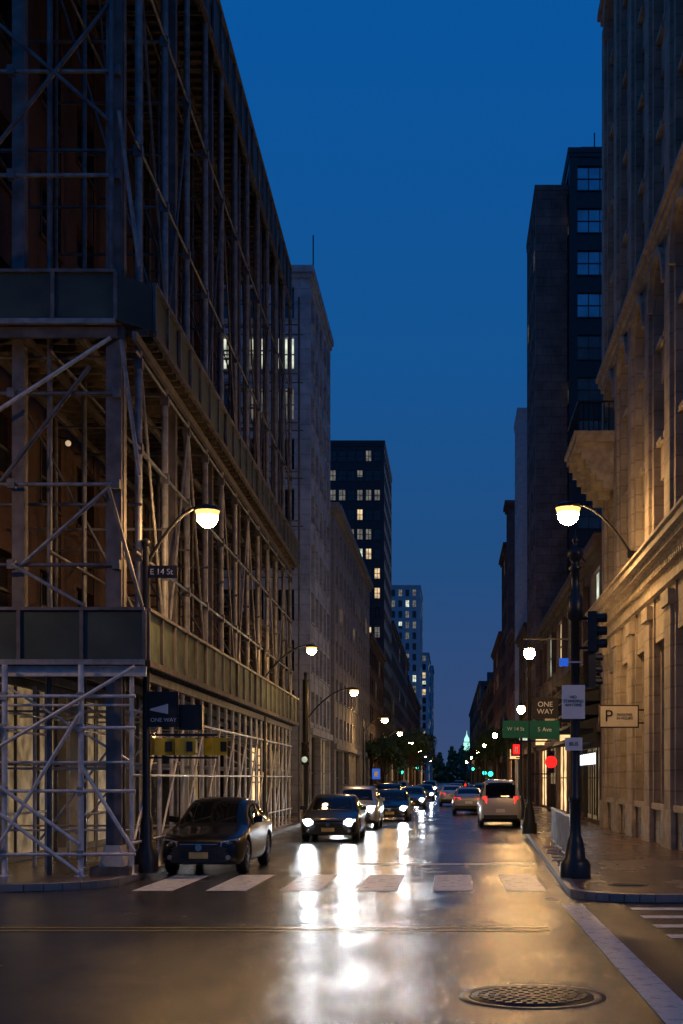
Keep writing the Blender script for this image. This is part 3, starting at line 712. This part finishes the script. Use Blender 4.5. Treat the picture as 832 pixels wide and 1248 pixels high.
def globe_post(name, x, y, lz, r=0.17, m=None):
    e = empty(name, (x, y, 0.13)); mb = MB(); B = M['black_metal']; h = lz-0.35-0.13
    mb.lathe((0, 0, 0), [(0.26, 0), (0.26, 0.3), (0.2, 0.42), (0.16, 0.8), (0.1, 0.95), (0.08, 1.1), (0.06, h*0.9), (0.09, h*0.92), (0.06, h*0.95), (0.12, h), (0.15, h+0.08)], B, 12)
    mb.lathe((0, 0, h+0.42), [(0.19, 0), (0.12, 0.1), (0.03, 0.2), (0.015, 0.32)], B, 10)
    mb.build("post", e)
    mb = MB(); mb.lathe((0, 0, h+0.08), [(0.09, 0), (r, 0.14), (r, 0.24), (0.13, 0.34)], m or M['lamp2'], 8); mb.build("lamp_glass", e)
    return e
gp = globe_post("ornate_lamp_post", 2.65, 44, 6.25, 0.19)
for x, y in ((3.35, 62), (3.35, 78), (3.4, 100), (3.4, 130), (3.4, 165), (3.4, 210), (3.4, 270)):
    globe_post("ornate_lamp_post", x, y, 5.3, 0.18)

B = M['black_metal']
def signal_head(mb, c, yaw, lit=None, body=None, s=1.0):
    body = body or M['black_metal']
    U = Vector((math.cos(yaw), math.sin(yaw), 0)); F = Vector((math.sin(yaw), -math.cos(yaw), 0))
    O = Vector(c)
    mb.obox(O, U, F, -0.17*s, 0.17*s, -0.12*s, 0.1*s, -0.5*s, 0.5*s, body)
    for k, dz in enumerate((0.32, 0, -0.32)):
        p = O+F*0.1*s+Vector((0, 0, dz*s))
        m = M['off_lens']
        if lit == 'red' and k == 0: m = M['red_lens']
        if lit == 'green' and k == 2: m = M['green_lens']
        mb.pipe(p, p+F*0.02*s, 0.125*s, m, 12)
        n = 8
        for i in range(n):
            t0 = math.radians(-30+240*i/n); t1 = math.radians(-30+240*(i+1)/n)
            a = p+U*math.cos(t0)*0.145*s+Vector((0, 0, math.sin(t0)*0.145*s)); b = p+U*math.cos(t1)*0.145*s+Vector((0, 0, math.sin(t1)*0.145*s))
            q = F*0.22*s
            mb.add([a, b, b+q, a+q], [(0, 1, 2, 3)], body)

e = empty("traffic_signal_pole", (2.34, 24.6, 0.13)); mb = MB()
mb.lathe((0, 0, 0), [(0.29, 0), (0.29, 0.25), (0.24, 0.33), (0.2, 0.36), (0.17, 0.62), (0.14, 0.72), (0.11, 0.8), (0.1, 1.4), (0.12, 1.44), (0.12, 1.5), (0.095, 1.55), (0.085, 4.8), (0.15, 4.86), (0.15, 5.25), (0.09, 5.3), (0.08, 5.75),
                  (0.13, 5.8), (0.07, 5.86), (0.1, 5.95), (0.16, 6.05), (0.14, 6.14), (0.05, 6.2), (0.045, 6.28), (0.07, 6.32), (0.02, 6.4), (0.006, 6.52)], B, 16)
mb.box(-0.16, 0.16, -0.16, 0.16, -0.001, 0.1, B)
mb.path([(-0.2, 0, 5.9), (-0.12, 0, 6.0), (0, 0, 5.9), (0.12, 0, 6.0), (0.2, 0, 5.9)], 0.02, B)
mb.build("pole", e)
mb = MB()
signal_head(mb, (0.34, -0.05, 4.6), math.radians(75), None, s=0.75); signal_head(mb, (0.28, 0.05, 3.9), math.radians(110), None, s=0.7)
mb.beam((0, 0, 4.85), (0.4, 0, 4.85), 0.05, 0.05, B); mb.beam((0, 0, 3.6), (0.3, 0, 3.6), 0.05, 0.05, B); mb.beam((0, 0, 4.3), (0.4, 0, 4.3), 0.05, 0.05, B)
mb.build("signal_heads", e)
mb = MB(); mb.box(-0.26, 0.17, -0.14, -0.12, 2.97, 3.6, M['sign_white']); mb.box(-0.2, 0.12, -0.14, -0.12, 2.38, 2.62, M['sign_white']); mb.box(-0.31, -0.14, -0.14, -0.12, 3.95, 4.1, M['sign_blue'])
for zz in (3.1, 3.48, 2.5, 4.03): mb.beam((-0.2, -0.11, zz), (0.12, -0.11, zz), 0.02, 0.03, M['barrier'])
mb.build("sign_plates", e)
text("NO\nSTANDING\nANYTIME", (-0.045, -0.145, 3.3), 0.075, M['sign_black'], e); text("BUS", (-0.04, -0.145, 2.5), 0.1, M['sign_black'], e)

mb = MB()
signal_head(mb, (3.36-2.65, -0.1, 2.4), 0, None, s=0.75)
p = Vector((3.36-2.65, -0.18, 2.4)); mb.pipe(p, p+Vector((0, -0.05, 0)), 0.2, M['red_lens'], 16)
mb.box(-0.62, -0.28, -0.2, 0.0, 2.6, 3.05, B); mb.box(-0.56, -0.34, -0.215, -0.2, 2.66, 2.98, M['red_lens'])
mb.box(-0.49, -0.41, -0.225, -0.214, 2.72, 2.9, M['sign_white'])
mb.beam((-0.45, 0, 3.1), (0.72, 0, 3.1), 0.05, 0.05, B); mb.beam((-0.45, 0, 2.55), (0, 0, 2.55), 0.04, 0.04, B); mb.beam((0, 0, 2.0), (0.72, 0, 2.0), 0.04, 0.04, B)
mb.build("signal_heads", gp)
mb = MB()
mb.box(-0.9, -0.03, -0.15, -0.12, 3.2, 3.78, M['sign_green']); mb.box(0.0, 1.0, -0.16, -0.13, 3.16, 3.78, M['sign_green'])
mb.box(0.1, 0.95, -0.16, -0.13, 3.85, 4.55, M['sign_black']); mb.beam((-0.9, -0.08, 3.5), (1.0, -0.08, 3.5), 0.05, 0.05, B)
mb.beam((-0.2, 0, 6.65-0.13), (1.4, 0, 6.65-0.13), 0.05, 0.05, B)
mb.build("street_name_signs", gp)
text("W 14 St", (-0.47, -0.155, 3.5), 0.17, M['sign_white'], gp); text("5 Ave", (0.5, -0.165, 3.48), 0.2, M['sign_white'], gp)
text("ONE\nWAY", (0.52, -0.165, 4.2), 0.24, M['sign_white'], gp)

e = empty("parking_sign", (5.15, 40, 3.87)); mb = MB(); mb.box(-0.58, 0.55, -0.06, 0.06, -0.31, 0.31, M['sign_cream']); mb.box(-0.62, 0.59, -0.05, 0.05, -0.35, 0.35, M['trim'])
mb.beam((0.5, 0, 0.2), (0.9, 0, 0.2), 0.05, 0.05, B); mb.beam((0.5, 0, -0.2), (0.9, 0, -0.2), 0.05, 0.05, B); mb.build("panel", e)
text("P", (-0.33, -0.066, 0), 0.5, M['sign_black'], e); text("PARKING\n24 HOURS", (0.15, -0.066, 0), 0.11, M['sign_black'], e)

mb = MB()
mb.box(0.0, 0.62, -0.05, -0.02, 5.95, 6.2, M['sign_black'])
mb.box(0.06, 0.66, -0.1, -0.06, 3.0, 3.7, M['sign_black']); mb.box(0.62, 1.1, 0.02, 0.25, 2.95, 3.45, B)
mb.hexa([(0.1, -0.115, 3.33), (0.45, -0.115, 3.26), (0.45, -0.1, 3.26), (0.1, -0.1, 3.33), (0.1, -0.115, 3.36), (0.45, -0.115, 3.46), (0.45, -0.1, 3.46), (0.1, -0.1, 3.36)], M['sign_white'])
for (x, yw) in ((0.3, 0.5), (0.75, 0.2), (1.35, 0.9)):
    O = Vector((x, 0.1, 2.62)); U = Vector((math.cos(yw), math.sin(yw), 0)); F = Vector((U.y, -U.x, 0))
    mb.obox(O, U, F, -0.2, 0.2, -0.13, 0.13, -0.17, 0.17, M['yellow']); mb.obox(O, U, F, 0.02, 0.14, 0.13, 0.17, -0.1, 0.1, M['trim'])
mb.beam((0, 0, 2.85), (1.4, 0.1, 2.85), 0.05, 0.05, B); mb.beam((0, 0, 2.4), (1.4, 0.1, 2.4), 0.04, 0.04, B)
mb.build("signals_and_signs", l1)
text("E 14 St", (0.31, -0.055, 6.07), 0.16, M['sign_white'], l1); text("ONE WAY", (0.36, -0.105, 3.14), 0.11, M['sign_white'], l1)

e = cobra("traffic_signal_pole", -6.3, 57.6, -4.22, 6.5, 5.75, M['lamp2'], 0.17, az=4.5)
mb = MB(); mb.lathe((0, 0, 0.5), [(0.14, 0), (0.14, 5.8)], B, 10); signal_head(mb, (0.02, -0.25, 3.05), 0, None, s=1.0); mb.ball((0.0, -0.45, 2.8), 0.13, M['lit_cool'], 8, 6); mb.build("signal_head", e)
for (x, y, z, l) in ((3.6, 118, 2.9, 'green'), (3.9, 150, 3.1, 'green'), (-5.6, 150, 3.2, 'green'), (3.7, 215, 4.0, 'green'), (-5.4, 215, 4.2, 'green')):
    e = empty("traffic_signal", (x, y, 0)); mb = MB(); mb.pipe((0.5, 0, 0.1), (0.5, 0, z+1.2), 0.07, B, 8); mb.beam((0.5, 0, z+0.6), (0, 0, z+0.6), 0.05, 0.05, B); signal_head(mb, (0, -0.15, z), 0, l, s=1.7); mb.build("pole_and_head", e)
e = empty("bus_stop_sign", (-5.9, 100, 0)); mb = MB(); mb.pipe((0, 0, 0.1), (0, 0, 3), 0.05, B, 8); mb.box(-0.05, 0.55, -0.05, 0.05, 1.9, 2.7, M['sign_blue']); mb.box(0.1, 0.4, -0.06, -0.049, 2.1, 2.5, M['sign_white']); mb.build("sign", e)

for (y, x) in ((28.6, 2.55), (31.4, 2.64), (34.2, 2.74)):
    e = empty("crowd_barrier", (x, y, 0.13)); mb = MB()
    mb.pipe((0, -1.2, 0.1), (0, -1.2, 1.05), 0.03, M['barrier']); mb.pipe((0, 1.2, 0.1), (0, 1.2, 1.05), 0.03, M['barrier'])
    mb.pipe((0, -1.2, 1.05), (0, 1.2, 1.05), 0.03, M['barrier']); mb.pipe((0, -1.2, 0.2), (0, 1.2, 0.2), 0.025, M['barrier'])
    for i in range(1, 17): mb.pipe((0, -1.2+2.4*i/17, 0.2), (0, -1.2+2.4*i/17, 1.05), 0.014, M['barrier'], 4)
    for yy in (-0.8, 0.8): mb.beam((-0.28, yy, 0.02), (0.28, yy, 0.02), 0.05, 0.04, M['barrier']); mb.pipe((0, yy, 0.02), (0, yy, 0.2), 0.02, M['barrier'])
    mb.build("frame", e)

e = empty("shop_front", (5.9, 51.5, 0)); mb = MB()
mb.box(-0.25, -0.02, 0.2, 9.5, 3.2, 4.2, M['awning'])
for i in range(6): mb.hexa([(-1.3, 0.3, 3.4+i*0.55), (-0.02, 0.3, 3.4+i*0.55), (-0.02, 8, 3.4+i*0.55), (-1.3, 8, 3.4+i*0.55), (-1.1, 0.3, 3.6+i*0.55), (-0.02, 0.3, 3.85+i*0.55), (-0.02, 8, 3.85+i*0.55), (-1.1, 8, 3.6+i*0.55)], M['awning'])
for i in range(10):
    mb.box(-0.12, -0.06, 0.5+i*0.85, 0.56+i*0.85, 0.5, 3.1, M['trim'])
    mb.pipe((-0.14, 0.9+i*0.85, 2.55), (-0.14, 0.9+i*0.85, 3.0), 0.04, M['shop_white'])
mb.build("canopy", e)
for (x, y, z, w_, h_, m_) in ((5.0, 60, 3.6, 0.8, 0.5, 'shop'), (4.9, 68, 4.4, 0.5, 1.4, 'sign_cream'), (5.2, 80, 4.0, 0.8, 0.8, 'shop'), (5.0, 95, 4.6, 0.8, 0.6, 'lit_cool'), (5.0, 110, 3.6, 0.8, 0.8, 'shop')):
    e = empty("shop_sign", (x, y, z)); mb = MB(); mb.box(0, w_, -0.08, 0.08, 0, h_, M[m_]); mb.box(-0.04, w_+0.04, -0.07, 0.07, -0.04, h_+0.04, M['trim']); mb.beam((w_, 0, h_/2), (1.0, 0, h_/2), 0.04, 0.04, B); mb.build("panel", e)

# ------------------------------------------------------------ cars
def car(name, x, y, heading, pm, kind='sedan', lights='off', beams=False, scale=None):
    e = empty(name, (x, y, 0), heading)
    if scale: e.scale = scale
    if kind == 'sedan':
        Ln = 4.65; W = 0.9; wf, wr = 0.92, 3.68; rw = 0.335
        top = [(0, .60), (.06, .68), (.25, .76), (.6, .82), (1.0, .90), (1.38, .96), (1.72, 1.17), (2.08, 1.37), (2.4, 1.44), (2.75, 1.46), (2.85, 1.46), (3.3, 1.42), (3.62, 1.30), (3.95, 1.13), (4.2, 1.07), (4.5, 1.04), (4.6, .98), (4.65, .8)]
        cab = (1.38, 4.0); ws = (1.38, 2.08); rwn = (3.45, 4.0); pil = (2.75, 2.85); belt0, belt1 = .90, .98
    elif kind == 'suv':
        Ln = 4.7; W = 0.93; wf, wr = 0.92, 3.72; rw = 0.37
        top = [(0, .75), (.06, .88), (.25, .96), (.6, 1.01), (1.0, 1.06), (1.3, 1.1), (1.6, 1.32), (1.9, 1.56), (2.3, 1.66), (2.65, 1.68), (2.75, 1.68), (3.5, 1.66), (3.9, 1.62), (4.25, 1.5), (4.5, 1.2), (4.62, 1.05), (4.7, .85)]
        cab = (1.3, 4.45); ws = (1.3, 1.9); rwn = (4.1, 4.5); pil = (2.65, 2.75); belt0, belt1 = 1.02, 1.08
    else:
        Ln = 4.9; W = 0.96; wf, wr = 0.95, 3.95; rw = 0.35
        top = [(0, .72), (.06, .86), (.25, .95), (.6, 1.02), (1.0, 1.12), (1.25, 1.3), (1.6, 1.6), (2.0, 1.84), (2.4, 1.9), (2.7, 1.92), (2.8, 1.92), (3.6, 1.92), (4.3, 1.9), (4.6, 1.84), (4.75, 1.5), (4.84, 1.15), (4.88, .95), (4.9, .8)]
        cab = (1.0, 4.8); ws = (1.0, 2.0); rwn = (4.55, 4.84); pil = (2.7, 2.8); belt0, belt1 = 1.05, 1.12
    def ztop(t):
        for (a, za), (b, zb) in zip(top, top[1:]):
            if a <= t <= b: return za+(zb-za)*(t-a)/(b-a)
        return top[-1][1]
    st = set(t for t, _ in top)
    ar = rw+0.07
    for c in (wf, wr):
        for d in (-ar-0.02, -ar, -ar*0.75, -ar*0.35, 0, ar*0.35, ar*0.75, ar, ar+0.02): st.add(round(c+d, 3))
    st = sorted(t for t in st if 0 <= t <= Ln)
    s2 = [st[0]]
    for t in st[1:]:
        if t-s2[-1] > 0.015: s2.append(t)
    st = s2
    rings = []
    for t in st:
        zt = ztop(t); zb = 0.2 if 0.1 < t < Ln-0.1 else 0.3
        for c in (wf, wr):
            d = abs(t-c)
            if d < ar+0.005: zb = max(zb, rw+math.sqrt(max(0, ar*ar-d*d)))
        edge = min(t, Ln-t)
        w_ = W*(1-0.16*max(0, 1-edge/0.55)**2.2)
        incab = cab[0]-0.001 <= t <= cab[1]+0.001
        zbelt = belt0+(belt1-belt0)*(t/Ln)
        if incab and zt > zbelt+0.08:
            f = min(1, (zt-zbelt)/0.45); wt = w_*(0.88-0.14*f)
        else:
            zbelt = min(zbelt, zt-0.05); wt = w_*0.88
        zm = max(zb+0.03, 0.2+(zbelt-0.2)*0.6)
        zm = min(zm, zbelt-0.02)
        half = [(0, zb), (w_*0.86, zb), (w_*0.985, zb+0.012), (w_*1.0, zm), (w_*0.965, zbelt), (wt, zt-0.045), (wt*0.86, zt-0.005), (wt*0.4, zt+0.012)]
        full = half + [(0, zt+0.018)] + [(-a, b) for a, b in half[::-1][:-1]]
        rings.append([(a, t, b) for a, b in full])
    n = len(rings[0]); mb = MB(); G = M['carglass']
    mb.v = [p for r in rings for p in r]; ip = mb.mi(pm); ig = mb.mi(G); it = mb.mi(M['trim'])
    for i in range(len(st)-1):
        tm = (st[i]+st[i+1])/2
        for j in range(n):
            a = i*n+j; b = i*n+(j+1) % n; c = (i+1)*n+(j+1) % n; d = (i+1)*n+j
            k = min(j, n-1-j)
            m_ = ip
            if k <= 0 or k == 1: m_ = it
            if k == 4 and ws[0]+0.3 < tm < rwn[1]-0.25 and not (pil[0] <= tm <= pil[1]): m_ = ig
            if k in (5, 6, 7) and (ws[0] < tm < ws[1]): m_ = ig if k > 5 else ip
            if k in (6, 7) and (rwn[0] < tm < rwn[1]): m_ = ig
            mb.f.append((a, b, c, d)); mb.m.append(m_); mb.sm.append(True)
    mb.f.append(tuple(range(n))[::-1]); mb.m.append(it); mb.sm.append(False)
    mb.f.append(tuple((len(st)-1)*n+j for j in range(n))); mb.m.append(ip); mb.sm.append(False)
    mb.build("body", e, subsurf=1)
    mb = MB()
    for c in (wf, wr):
        for s in (-1, 1):
            xo = s*(W-0.02); xi = s*(W-0.24)
            mb.lathe((0, c, rw), [(rw-0.03, xi), (rw, xi+s*0.03), (rw, xo-s*0.03), (rw-0.03, xo), (rw*0.66, xo), (rw*0.62, xo-s*0.04)], M['tyre'], 24, 'X')
            mb.lathe((0, c, rw), [(rw*0.64, xo-s*0.05), (rw*0.64, xo-s*0.005), (rw*0.58, xo-s*0.005), (rw*0.57, xo-s*0.04)], M['rim'], 24, 'X')
            for i in range(7):
                t = 2*math.pi*i/7; mb.beam((xo-s*0.015, c, rw), (xo-s*0.015, c+math.cos(t)*rw*0.6, rw+math.sin(t)*rw*0.6), 0.05, 0.03, M['rim'])
            mb.lathe((0, c, rw), [(0.06, xo-s*0.03), (0.05, xo+s*0.005)], M['rim'], 10, 'X')
    mb.build("wheels", e)
    zt0 = ztop(0.06); f = zt0/0.68
    mb = MB()
    for s in (-1, 1):
        mb.hexa([(s*0.46, 0.005, 0.565*f), (s*0.80, 0.17, 0.60*f), (s*0.78, 0.3, 0.60*f), (s*0.46, 0.2, 0.565*f), (s*0.46, 0.02, 0.665*f), (s*0.80, 0.2, 0.715*f), (s*0.78, 0.3, 0.715*f), (s*0.46, 0.2, 0.665*f)], M['head_off'] if lights != 'head' else M['head_glow'])
        if lights == 'head':
            mb.pipe((s*0.62, 0.05, 0.63*f), (s*0.62, -0.01, 0.63*f), 0.11, M['head'], 12)
        else:
            mb.pipe((s*0.60, 0.1, 0.625*f), (s*0.60, 0.035, 0.625*f), 0.045, M['chrome'], 12)
        mb.pipe((s*0.62, 0.05, 0.36*f), (s*0.62, 0.0, 0.36*f), 0.05, M['head_off'], 10)
        ym = ws[0]+0.42; zm = belt0+0.06
        mb.hexa([(s*(W-0.05), ym, zm), (s*(W+0.16), ym-0.02, zm+0.02), (s*(W+0.16), ym+0.1, zm+0.02), (s*(W-0.05), ym+0.08, zm), (s*(W-0.05), ym, zm+0.12), (s*(W+0.15), ym-0.01, zm+0.14), (s*(W+0.15), ym+0.09, zm+0.14), (s*(W-0.05), ym+0.08, zm+0.12)], pm)
        if kind == 'sedan': z0, z1, xi = 0.74, 0.95, 0.45
        else: z0, z1, xi = 0.85, 1.25, 0.62
        mb.hexa([(s*xi, Ln-0.03, z0), (s*0.80, Ln-0.1, z0), (s*0.80, Ln-0.3, z0), (s*xi, Ln-0.3, z0), (s*xi, Ln-0.0, z1-0.03), (s*0.79, Ln-0.1, z1), (s*0.79, Ln-0.3, z1), (s*xi, Ln-0.3, z1)], M['tail'] if lights == 'tail' else M['tail_off'])
    mb.build("lamps_and_mirrors", e)
    mb = MB()
    for i in range(4): mb.box(-0.4+0.02*i, 0.4-0.02*i, -0.015, 0.06, (0.60-0.055*i)*f, (0.615-0.055*i)*f, M['chrome'] if i == 0 else M['trim'])
    mb.box(-0.42, 0.42, 0.0, 0.05, 0.43*f, 0.625*f, M['trim'])
    mb.lathe((0, -0.03, 0.55*f), [(0.07, 0), (0.07, 0.02)], M['chrome'], 14, 'Y')
    mb.box(-0.6, 0.6, 0.0, 0.08, 0.26*f, 0.33*f, M['trim'])
    mb.box(-0.2, 0.2, -0.03, -0.01, 0.34*f, 0.34*f+0.12, M['plate'])
    mb.box(-0.2, 0.2, Ln-0.02, Ln+0.012, 0.6, 0.74, M['sign_white'])
    mb.box(-0.75, 0.75, Ln-0.1, Ln+0.03, 0.34, 0.5, M['trim'])
    if kind == 'van':
        mb.box(-0.66, 0.66, Ln-0.25, Ln-0.06, 1.28, 1.72, M['carglass'])
    if kind != 'sedan':
        for s in (-1, 1): mb.beam((s*0.6, 2.2, top[9][1]+0.05), (s*0.6, 4.0, top[9][1]+0.04), 0.03, 0.03, M['trim'])
    for s in (-0.45, 0.1): mb.beam((s, ws[0]+0.05, ztop(ws[0])+0.04), (s+0.4, ws[0]+0.2, ztop(ws[0]+0.2)+0.02), 0.015, 0.015, M['trim'])
    mb.build("grille_and_bumpers", e)
    if beams:
        for s in (-1, 1):
            l = bpy.data.lights.new("headlight_beam", 'SPOT'); l.energy = 130; l.color = (0.85, 0.93, 1); l.spot_size = math.radians(70); l.spot_blend = 0.8; l.shadow_soft_size = 0.1
            o = bpy.data.objects.new("headlight_beam", l); col.objects.link(o); o.parent = e; o.location = (s*0.62, -0.12, 0.63*f)
            o.rotation_euler = (math.radians(90-9), 0, math.radians(180))
    return e

P_black = paint("black_car_paint", (0.003, 0.003, 0.0035), rough=0.35, metal=0.0, spec=0.15, coat=0.55); P_dark = paint("grey_car_paint", (0.035, 0.035, 0.04)); P_silver = paint("silver_car_paint", (0.35, 0.34, 0.32))
P_white = paint("white_car_paint", (0.6, 0.58, 0.55)); P_beige = paint("pale_van_paint", (0.48, 0.44, 0.40), metal=0.1); P_red = paint("red_car_paint", (0.2, 0.02, 0.02))
car("parked_car", -5.08, 26.6, math.radians(-1), P_black, 'sedan', 'off', scale=(0.96, 1, 1.07))
car("sedan_car", -3.75, 40.5, 0, P_black, 'sedan', 'head', True)
car("silver_car", -3.7, 50.5, 0, P_silver, 'suv', 'head')
car("sedan_car", -2.75, 59.5, 0, P_black, 'sedan', 'head', True)
car("parked_car", -3.6, 74, 0, P_black, 'suv', 'off')
car("sedan_car", -2.4, 82, 0, P_dark, 'sedan', 'head')
car("sedan_car", -4.3, 88, 0, P_silver, 'sedan', 'off')
car("minivan", 2.03, 53+4.9, math.pi, P_beige, 'van', 'tail', scale=(0.9, 1, 1))
car("silver_car", 1.0, 71+4.6, math.pi, P_silver, 'sedan', 'tail')
car("sedan_car", 0.1, 92+4.6, math.pi, P_white, 'sedan', 'tail')
car("parked_car", 2.1, 78+4.6, math.pi, P_black, 'suv', 'off')
car("sedan_car", -2.2, 110, 0, P_black, 'sedan', 'head')
car("sedan_car", -2.4, 150, 0, P_dark, 'suv', 'head')
car("sedan_car", 0.5, 130, math.pi, P_red, 'sedan', 'tail')
car("sedan_car", 1.2, 170, math.pi, P_black, 'suv', 'tail')
car("parked_car", 2.1, 106, math.pi, P_dark, 'sedan', 'off')
for yy in (104, 118, 133): car("parked_car", -5.1, yy, 0, R.choice([P_black, P_dark, P_silver]), R.choice(['sedan', 'suv']), 'off')

# ------------------------------------------------------------ trees
def tree(name, x, y, h, r, seed, n=2600):
    rr = random.Random(seed); e = empty(name, (x, y, 0.1)); mb = MB()
    mb.pipe((0, 0, 0), (0, 0, h*0.4), 0.16, M['bark'], 8, 0.11); cl = []
    for i in range(9):
        a = rr.uniform(0, 6.28); rad = rr.uniform(0.3, 0.85)*r; z = rr.uniform(0.5, 0.92)*h
        p = Vector((math.cos(a)*rad, math.sin(a)*rad, z)); m_ = Vector((p.x*0.4, p.y*0.4, h*0.4+(z-h*0.4)*0.6))
        mb.pipe((0, 0, h*0.36), m_, 0.08, M['bark'], 5, 0.05); mb.pipe(m_, p, 0.05, M['bark'], 5, 0.015); cl.append((p, rr.uniform(0.3, 0.5)*r))
    cl.append((Vector((0, 0, h*0.85)), 0.5*r))
    mb.build("trunk", e); mb = MB()
    for i in range(n):
        c, cr = rr.choice(cl)
        d = Vector((rr.gauss(0, 1), rr.gauss(0, 1), rr.gauss(0, 0.8))).normalized()*cr*rr.uniform(0.4, 1.1)
        p = c+d; a = Vector((rr.gauss(0, 1), rr.gauss(0, 1), rr.gauss(0, 1))).normalized(); b = a.orthogonal().normalized(); s = rr.uniform(0.1, 0.2)
        mb.add([p-a*s, p+b*s*0.6, p+a*s, p-b*s*0.6], [(0, 1, 2, 3)], M['leaf'])
    mb.build("foliage", e)
for i, (x, y, h, r) in enumerate(((4.2, 112, 6.2, 1.7), (4.4, 140, 7.2, 2.0), (-5.6, 112, 5.6, 1.6), (-5.4, 142, 6.8, 2.3), (-5.2, 172, 8.2, 2.6), (-5.0, 200, 9, 3), (4.4, 185, 8.5, 2.4), (-4.8, 250, 10, 3.4), (4.6, 240, 9, 3))):
    tree("street_tree", x, y, h, r, i)
mb = MB(); rr = random.Random(5)
for i in range(5000):
    x = rr.uniform(-30, 30); yy = rr.uniform(560, 590); hz = 13+4*math.sin(x*0.5)+3*math.sin(x*1.3+1)-0.25*max(0, x+4)
    p = Vector((x, yy, rr.uniform(0, max(4, hz)))); a = Vector((rr.gauss(0, 1), rr.gauss(0, 1), rr.gauss(0, 1))).normalized(); b = a.orthogonal().normalized(); s = rr.uniform(0.6, 1.2)
    mb.add([p-a*s, p+b*s, p+a*s, p-b*s], [(0, 1, 2, 3)], M['leaf'])
mb.build("distant_trees")

e = empty("floodlit_clock_tower", (8.8, 700, 0)); mb = MB()
mb.box(-2.4, 2.4, 0, 5, 0, 16, M['pale_stone']); mb.box(-1.7, 1.7, 0.5, 4.5, 16, 21, M['crown_green']); mb.box(-1.9, 1.9, 0.3, 4.7, 20.9, 21.3, M['pale_stone'])
mb.lathe((0, 2.5, 21.3), [(1.4, 0), (1.3, 1.8), (0.8, 2.6), (0.2, 4.0), (0.05, 6)], M['crown_green'], 8); mb.build("shaft", e)
